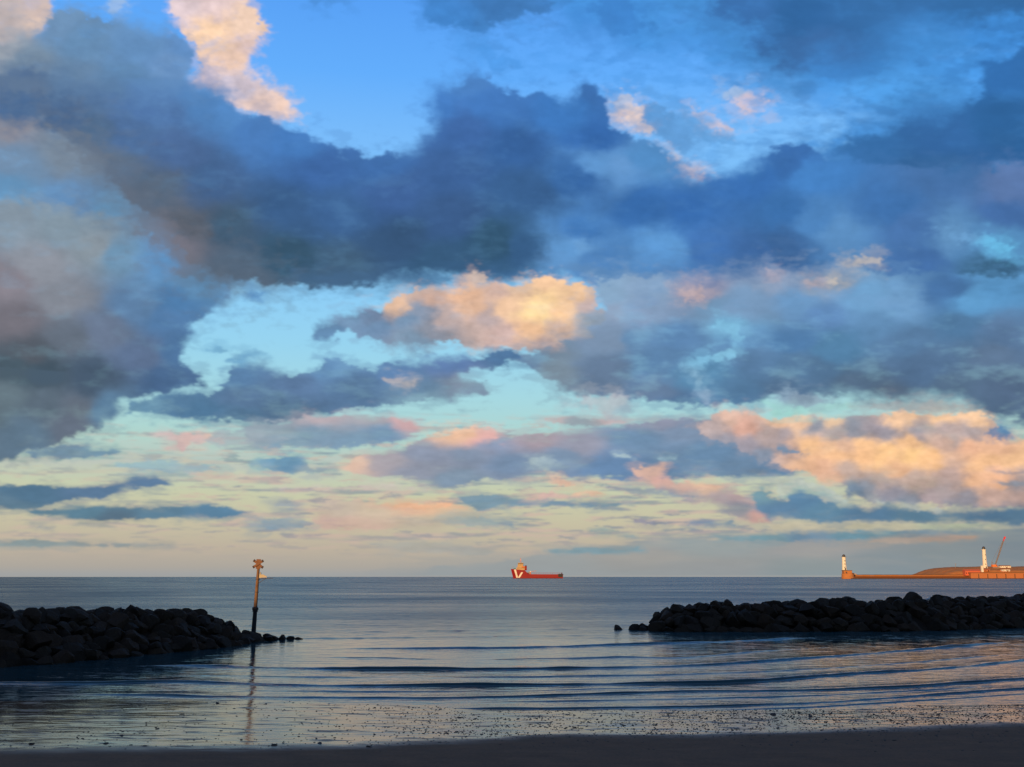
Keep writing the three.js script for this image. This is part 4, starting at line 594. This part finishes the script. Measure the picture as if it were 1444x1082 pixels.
// pier running out from the headland
{
  const a = far(1196, 814, DP), b = far(1372, 814, DH - 62), dir = V(b.x - a.x, 0, b.z - a.z), len = dir.length(), g = thing('harbour_pier', 'long low stone pier running out from the headland', 'pier', V(a.x, drop(DP), a.z));
  g.rotation.y = -Math.atan2(dir.z, dir.x);
  part('deck', box(len, 4.6, 16, len / 2, 1.3, 0), weathered, g);
  part('footing', box(len + 4, 2.4, 20, len / 2, 0, 0), darkStone, g);
  const wall = part('parapet', merge(Array.from({ length: 22 }, (_, i) => box(len / 22 - 0.3, 2.2 + 0.3 * Math.sin(i * 2.7), 2.4, len * (i + 0.5) / 22, 4.6, -6))), stone, g);
  part('coping', box(len, 0.5, 3, len / 2, 6.0, -6), darkStone, wall);
  const head = part('pier_head', merge([new THREE.CylinderGeometry(8.8, 9.6, 9, 28).translate(0, 3.2, 0)]), stone, g);
  part('bollard', cyl(0.5, 0.6, 1.4, -5, 7.7, 5, 10), lampRoof, head);
}
function lighthouse(label, pos, h, r0, r1, baseParts) {
  const g = thing('lighthouse', label, 'lighthouse', pos);
  part('tower', new THREE.LatheGeometry([[0, 0], [r0 * 1.15, 0], [r0 * 1.15, h * 0.04], [r0, h * 0.05], [(r0 + r1) / 2, h * 0.45], [r1, h * 0.86], [r1 * 1.35, h * 0.88], [r1 * 1.35, h * 0.905], [0, h * 0.905]].map(([x, y]) => new THREE.Vector2(x, y)), 28), whitewash, g);
  const lan = part('lantern', cyl(r1 * 0.75, r1 * 0.75, h * 0.07, 0, h * 0.905, 0, 16), lampGlass, g);
  part('dome', new THREE.SphereGeometry(r1 * 0.85, 16, 8, 0, 6.3, 0, 1.57).translate(0, h * 0.972, 0), lampRoof, lan); part('finial', cyl(0.12, 0.12, h * 0.04, 0, h * 0.99, 0, 6), lampRoof, lan);
  const rail = part('gallery_rail', merge([new THREE.TorusGeometry(r1 * 1.3, 0.09, 5, 28).rotateX(Math.PI / 2).translate(0, h * 0.935, 0), ...Array.from({ length: 12 }, (_, i) => cyl(0.06, 0.06, h * 0.03, Math.cos(i * 0.5236) * r1 * 1.3, h * 0.905, Math.sin(i * 0.5236) * r1 * 1.3, 5))]), lampRoof, g);
  for (let i = 0; i < 3; i++) { const y = h * (0.2 + 0.22 * i); part('window', box(0.9, 1.7, 0.5, r0 * 0.1 * (i - 1), y, r0 + (r1 - r0) * (0.2 + 0.22 * i) + 0.02), lampGlass, g); }
  part('door', box(1.5, 2.8, 0.5, 0, 1.7, r0 * 1.15), lampRoof, g);
  return g;
}
{
  const p = far(1191, 803, DP - 2);
  lighthouse('white lighthouse tower on the end of the stone pier', V(p.x, drop(DP) + 12.5, p.z), 21.5, 3.5, 2.7);
  const plinth = thing('lighthouse_plinth', 'stone blockhouse under the pier end lighthouse', 'building', V(p.x + 1, drop(DP) + 7.7, p.z));
  part('wall', box(12, 4.2, 10, 2.5, 2.1, 0, 0, 0.3), stone, plinth); part('roof', box(12.6, 0.6, 10.6, 2.5, 4.5, 0), darkStone, plinth); part('door', box(1.6, 2.6, 0.3, 0, 1.4, 5.05), lampRoof, plinth);
  const q = far(1204, 808, DP + 18), hut = thing('harbour_hut', 'small pale hut with a sloping roof on the pier', 'hut', V(q.x, drop(DP) + 3.6, q.z));
  part('wall', box(7, 3.4, 5, 0, 1.7, 0), whitewash, hut); part('roof', box(8, 0.5, 6, 0, 4.1, 0, -0.28), stone, hut); part('door', box(1.2, 2.2, 0.2, -1.5, 1.1, 2.55), lampRoof, hut);
}
// headland
let landMesh;
{
  const prof = [[1300, 814], [1316, 808.5], [1330, 803], [1345, 800.5], [1360, 800], [1376, 799.5], [1400, 799], [1444, 799.5], [1520, 797], [1640, 790], [1800, 786]].map(([x, y]) => { const p = far(x, y, DH); return [p.x, Math.max(0, p.y - drop(DH))]; });
  const N = 150, M = 44, q = [], t = [], ix = [], x0 = prof[0][0], x1 = prof[prof.length - 1][0];
  for (let i = 0; i <= N; i++) {
    const x = x0 + (x1 - x0) * i / N; let k = 0; while (k < prof.length - 2 && prof[k + 1][0] < x) k++;
    const h = prof[k][1] + (prof[k + 1][1] - prof[k][1]) * (x - prof[k][0]) / (prof[k + 1][0] - prof[k][0]);
    for (let j = 0; j <= M; j++) { const s = j / M, up = (0.68 * sstep(0, 0.16, s) + 0.32 * sstep(0.1, 0.45, s)) * (1 - sstep(0.75, 1, s)); q.push(x, drop(DH) - 0.8 + (h + 0.8) * up + (up > 0.02 ? 1.4 * fbm(x / 22, s * 14, 4, 0.65) : 0), -(DH - 66) - 180 * s - (x - x0) * 0.1); t.push(x / 40, s * 8); }
  }
  for (let i = 0; i < N; i++) for (let j = 0; j < M; j++) { const a = i * (M + 1) + j, b = a + 1, c = a + M + 1, d = c + 1; ix.push(a, c, d, a, d, b); }
  const g = new THREE.BufferGeometry(); g.setAttribute('position', new THREE.Float32BufferAttribute(q, 3)); g.setAttribute('uv', new THREE.Float32BufferAttribute(t, 2)); g.setIndex(ix); g.computeVertexNormals();
  const turf = paint(1, 1, 1, 0.95, { map: mapTexture(256, (u, v) => { const n = 0.5 + 0.5 * tiled(u, v, 5, 5, 0.65), m = sstep(0, 0.4, tiled(u, v, 3, 4, 0.6, 23)); return [0.72 + 0.18 * n, 0.46 + 0.14 * n - 0.05 * m, 0.22 + 0.08 * n - 0.03 * m]; }, 3, true) });
  landMesh = kind(part('headland', g, turf, scene), 'structure'); landMesh.updateMatrixWorld(true);
}
function onLand(px, py, D) { const h = new THREE.Raycaster(V(0, EYE, 0), ray(px, py).normalize(), 0, 9000).intersectObject(landMesh)[0]; return h ? h.point : far(px, py, D); }   // where that pixel meets the headland
{
  const y0 = drop(DH), brick = paint(0.62, 0.15, 0.07, 0.8), tile = paint(0.3, 0.1, 0.06, 0.8), ochre = paint(0.46, 0.17, 0.06, 0.85), pane = paint(0.03, 0.03, 0.035, 0.15);
  // quay wall along the foot of the headland
  const qa = far(1368, 815, DH - 75), wall = thing('quay_wall', 'long ochre quay wall along the foot of the headland', 'quay wall', V(qa.x, y0, qa.z));
  part('facing', box(420, 9.5, 8, 210, 4, 0), ochre, wall); part('coping', box(421, 0.8, 9, 210, 9.1, 0), darkStone, wall); part('footing', box(420, 1.6, 10, 210, 0, 0), darkStone, wall);
  for (let i = 0; i < 12; i++) part('fender_pile', box(1, 7, 0.8, 12 + i * 14, 3.6, 4.3), darkStone, wall);
  function house(label, px, py, D, w, h, d, wallMat, roofMat, n) {
    const p = D < DH - 60 ? far(px, py, D) : onLand(px, py, D), g = thing('harbour_building', label, 'building', V(p.x, p.y, p.z));
    part('wall', box(w, h, d, 0, h / 2, 0), wallMat, g);
    const rs = new THREE.Shape([new THREE.Vector2(-d / 2 - 0.5, 0), new THREE.Vector2(d / 2 + 0.5, 0), new THREE.Vector2(0, h * 0.4)]);
    part('roof', new THREE.ExtrudeGeometry(rs, { depth: w + 0.8, bevelEnabled: false }).rotateY(Math.PI / 2).translate(-w / 2 - 0.4, h + 0.01, 0), roofMat, g);
    for (let i = 0; i < n; i++) part('window', box(w / n * 0.35, h * 0.3, 0.3, -w / 2 + w * (i + 0.5) / n, h * 0.55, d / 2 + 0.05), pane, g);
    part('door', box(1.6, Math.min(2.8, h * 0.6), 0.3, w / n * 0.5, Math.min(2.8, h * 0.6) / 2, d / 2 + 0.05), darkStone, g);
    return g;
  }
  house('long red storehouse on the quay below the tall lighthouse', 1370.5, 812, DH - 66, 23.5, 7, 10, brick, brick, 7);
  house('low white cottage on top of the headland beside the crane', 1417, 801, DH - 12, 17, 3, 8, whitewash, tile, 5);
  house('white shed part way down the headland slope', 1418, 806, DH - 40, 12, 2.9, 7, whitewash, ochre, 3);
  house('small orange shed at the foot of the tall lighthouse', 1391, 806, DH - 45, 9, 2.8, 7, ochre, brick, 2);
  const s = onLand(1385.5, 807, DH - 38), stub = thing('wall_pillar', 'short white pillar below the tall lighthouse', 'pillar', V(s.x, s.y, s.z));
  part('shaft', box(3.4, 9.5, 3.4, 0, 4.7, 0, 0, 0.2), whitewash, stub); part('cap', box(4.4, 0.8, 4.4, 0, 9.8, 0, 0, 0.2), whitewash, stub);
  const l = onLand(1389.5, 801, DH - 18);
  lighthouse('tall white lighthouse tower on the headland', V(l.x, l.y - 1, l.z), 34, 3.7, 2.75);
  // crane
  const c = onLand(1403, 801, DH - 25), tip = far(1417, 757.5, -c.z), crane = thing('harbour_crane', 'harbour crane with a long lattice jib and red tip', 'crane', V(c.x, c.y - 1, c.z));
  const grey = paint(0.24, 0.2, 0.17, 0.6), redp = paint(0.75, 0.06, 0.06, 0.5), orangep = paint(0.75, 0.22, 0.05, 0.6);
  part('undercarriage', box(9, 2.4, 7, 0, 1.2, 0, 0, 0.3), grey, crane);
  const cab = part('machine_house', box(8, 3.8, 6, -0.5, 4.3, 0, 0, 0.4), orangep, crane); part('cab_window', box(1.6, 1.5, 0.2, 2.3, 5, 3.05), pane, cab);
  const A = V(1, 5, 0), B = V(tip.x - c.x, tip.y - c.y + 1, 0), dirv = B.clone().sub(A).normalize(), side = V(-dirv.y, dirv.x, 0), P = (t, s, z) => A.clone().lerp(B, t).addScaledVector(side, s * (0.5 + 0.6 * Math.sin(Math.PI * Math.min(1, t * 1.1)))).add(V(0, 0, z));
  function lattice(t0, t1, n) { const o = []; for (const s of [-1, 1]) for (const z of [-1, 1]) o.push(bar(P(t0, s, z), P(t1, s, z), 0.22)); for (let i = 0; i < n; i++) { const a = t0 + (t1 - t0) * i / n, b = t0 + (t1 - t0) * (i + 1) / n; for (const z of [-1, 1]) o.push(bar(P(a, -1, z), P(b, 1, z), 0.14)); for (const s of [-1, 1]) o.push(bar(P(a, s, -1), P(b, s, 1), 0.12)); } return merge(o); }
  const jib = part('jib', lattice(0, 0.86, 18), grey, crane); const t2 = part('jib_tip', merge([lattice(0.86, 1, 4), box(2.4, 3.2, 2.4, B.x, B.y - 1, 0, -0.3, 0.3)]), redp, jib); t2.userData.label = 'red tip of the jib';
  part('pendant', merge([bar(V(-4, 11, 0.6), P(0.93, 1, 0), 0.08), bar(V(-4, 11, -0.6), P(0.93, 1, 0), 0.08)]), grey, crane); part('gantry', merge([bar(V(-4, 6, 0.6), V(-4, 11, 0.6), 0.25), bar(V(-4, 6, -0.6), V(-4, 11, -0.6), 0.25), bar(V(1.4, 6, 0), V(-4, 11, 0), 0.2)]), grey, crane);
  part('hook_line', bar(P(0.99, 0, 0), P(0.99, 0, 0).add(V(0, -14, 0)), 0.07), grey, crane);
  const m = onLand(1348, 801.5, DH - 10), mast = thing('signal_mast', 'thin grey mast standing on the grassy headland', 'mast', V(m.x, m.y - 0.5, m.z));
  part('pole', cyl(0.25, 0.4, 8, 0, 0, 0, 8), grey, mast); part('yard', box(4, 0.25, 0.25, 0, 7.5, 0), grey, mast);
}

// ---------------------------------------------------------------- stones and shell grit on the wet sand
{
  const r = rng(505), mat = [paint(0.03, 0.027, 0.025, 0.6), paint(0.06, 0.05, 0.045, 0.7)];
  const shape = boulderShapes[2];
  for (const [px, py, s] of [[307, 990, 0.1], [386, 1067, 0.075], [450, 1063, 0.07], [1090, 1006, 0.1], [1143, 1010, 0.11], [170, 1052, 0.06], [520, 1068, 0.07], [1165, 1052, 0.06], [43, 1068, 0.06], [148, 1066, 0.06]]) {
    const p0 = onLevel(px, py, 0.1), m = part('beach_stone', shape, mat[1], scene); tag(m, 'lone dark stone lying on the wet sand', 'stone', 'stones scattered on the wet sand');
    m.position.set(p0.x, beachHeight(p0.x, p0.z) + s * 0.15, p0.z); m.scale.set(0.65 * s * (1 + r()), s * 0.5, 0.65 * s); m.rotation.y = r() * 6;
  }
  const N = 5200, inst = shadow(new THREE.InstancedMesh(new THREE.IcosahedronGeometry(1, 1), mat[0], N)), q = new THREE.Matrix4(), Q = new THREE.Quaternion(), c = new THREE.Color();
  let n = 0, guard = 0;
  while (n < N && guard++ < 200000) {
    const px = -60 + 1560 * r(), py = 984 + 92 * r(), p = onLevel(px, py, 0.1), wet = sandWet(p.x, p.z), y = beachHeight(p.x, p.z);
    const dens = (0.12 + 0.75 * sstep(380, 700, px) * sstep(1075, 1030, py)) * (0.25 + 0.75 * sstep(-0.05, 0.35, fbm(p.x / 3, p.z / 1.1, 4, 0.6))) + (px > 930 && py < 1022 ? 0.45 : 0);
    if (y < 0.0 || r() > dens * (0.25 + 0.75 * wet)) continue;
    const s = 0.01 + 0.024 * r() * r() * r() + 0.006 * r();
    q.compose(V(p.x, y + s * 0.15, p.z), Q.setFromAxisAngle(V(0, 1, 0), r() * 6), V(s * (1 + 1.3 * r()), s * 0.5, s * (0.8 + 0.4 * r()))); inst.setMatrixAt(n, q); const t = 0.5 + 1.3 * r(); inst.setColorAt(n, c.setRGB(t, t * 0.95, t * 0.9)); n++;
  }
  inst.count = n; inst.name = 'pebbles'; kind(tag(inst, 'small dark pebbles and shell grit strewn over the wet sand', 'pebbles'), 'stuff'); scene.add(inst);
}

renderer.render(scene, camera);
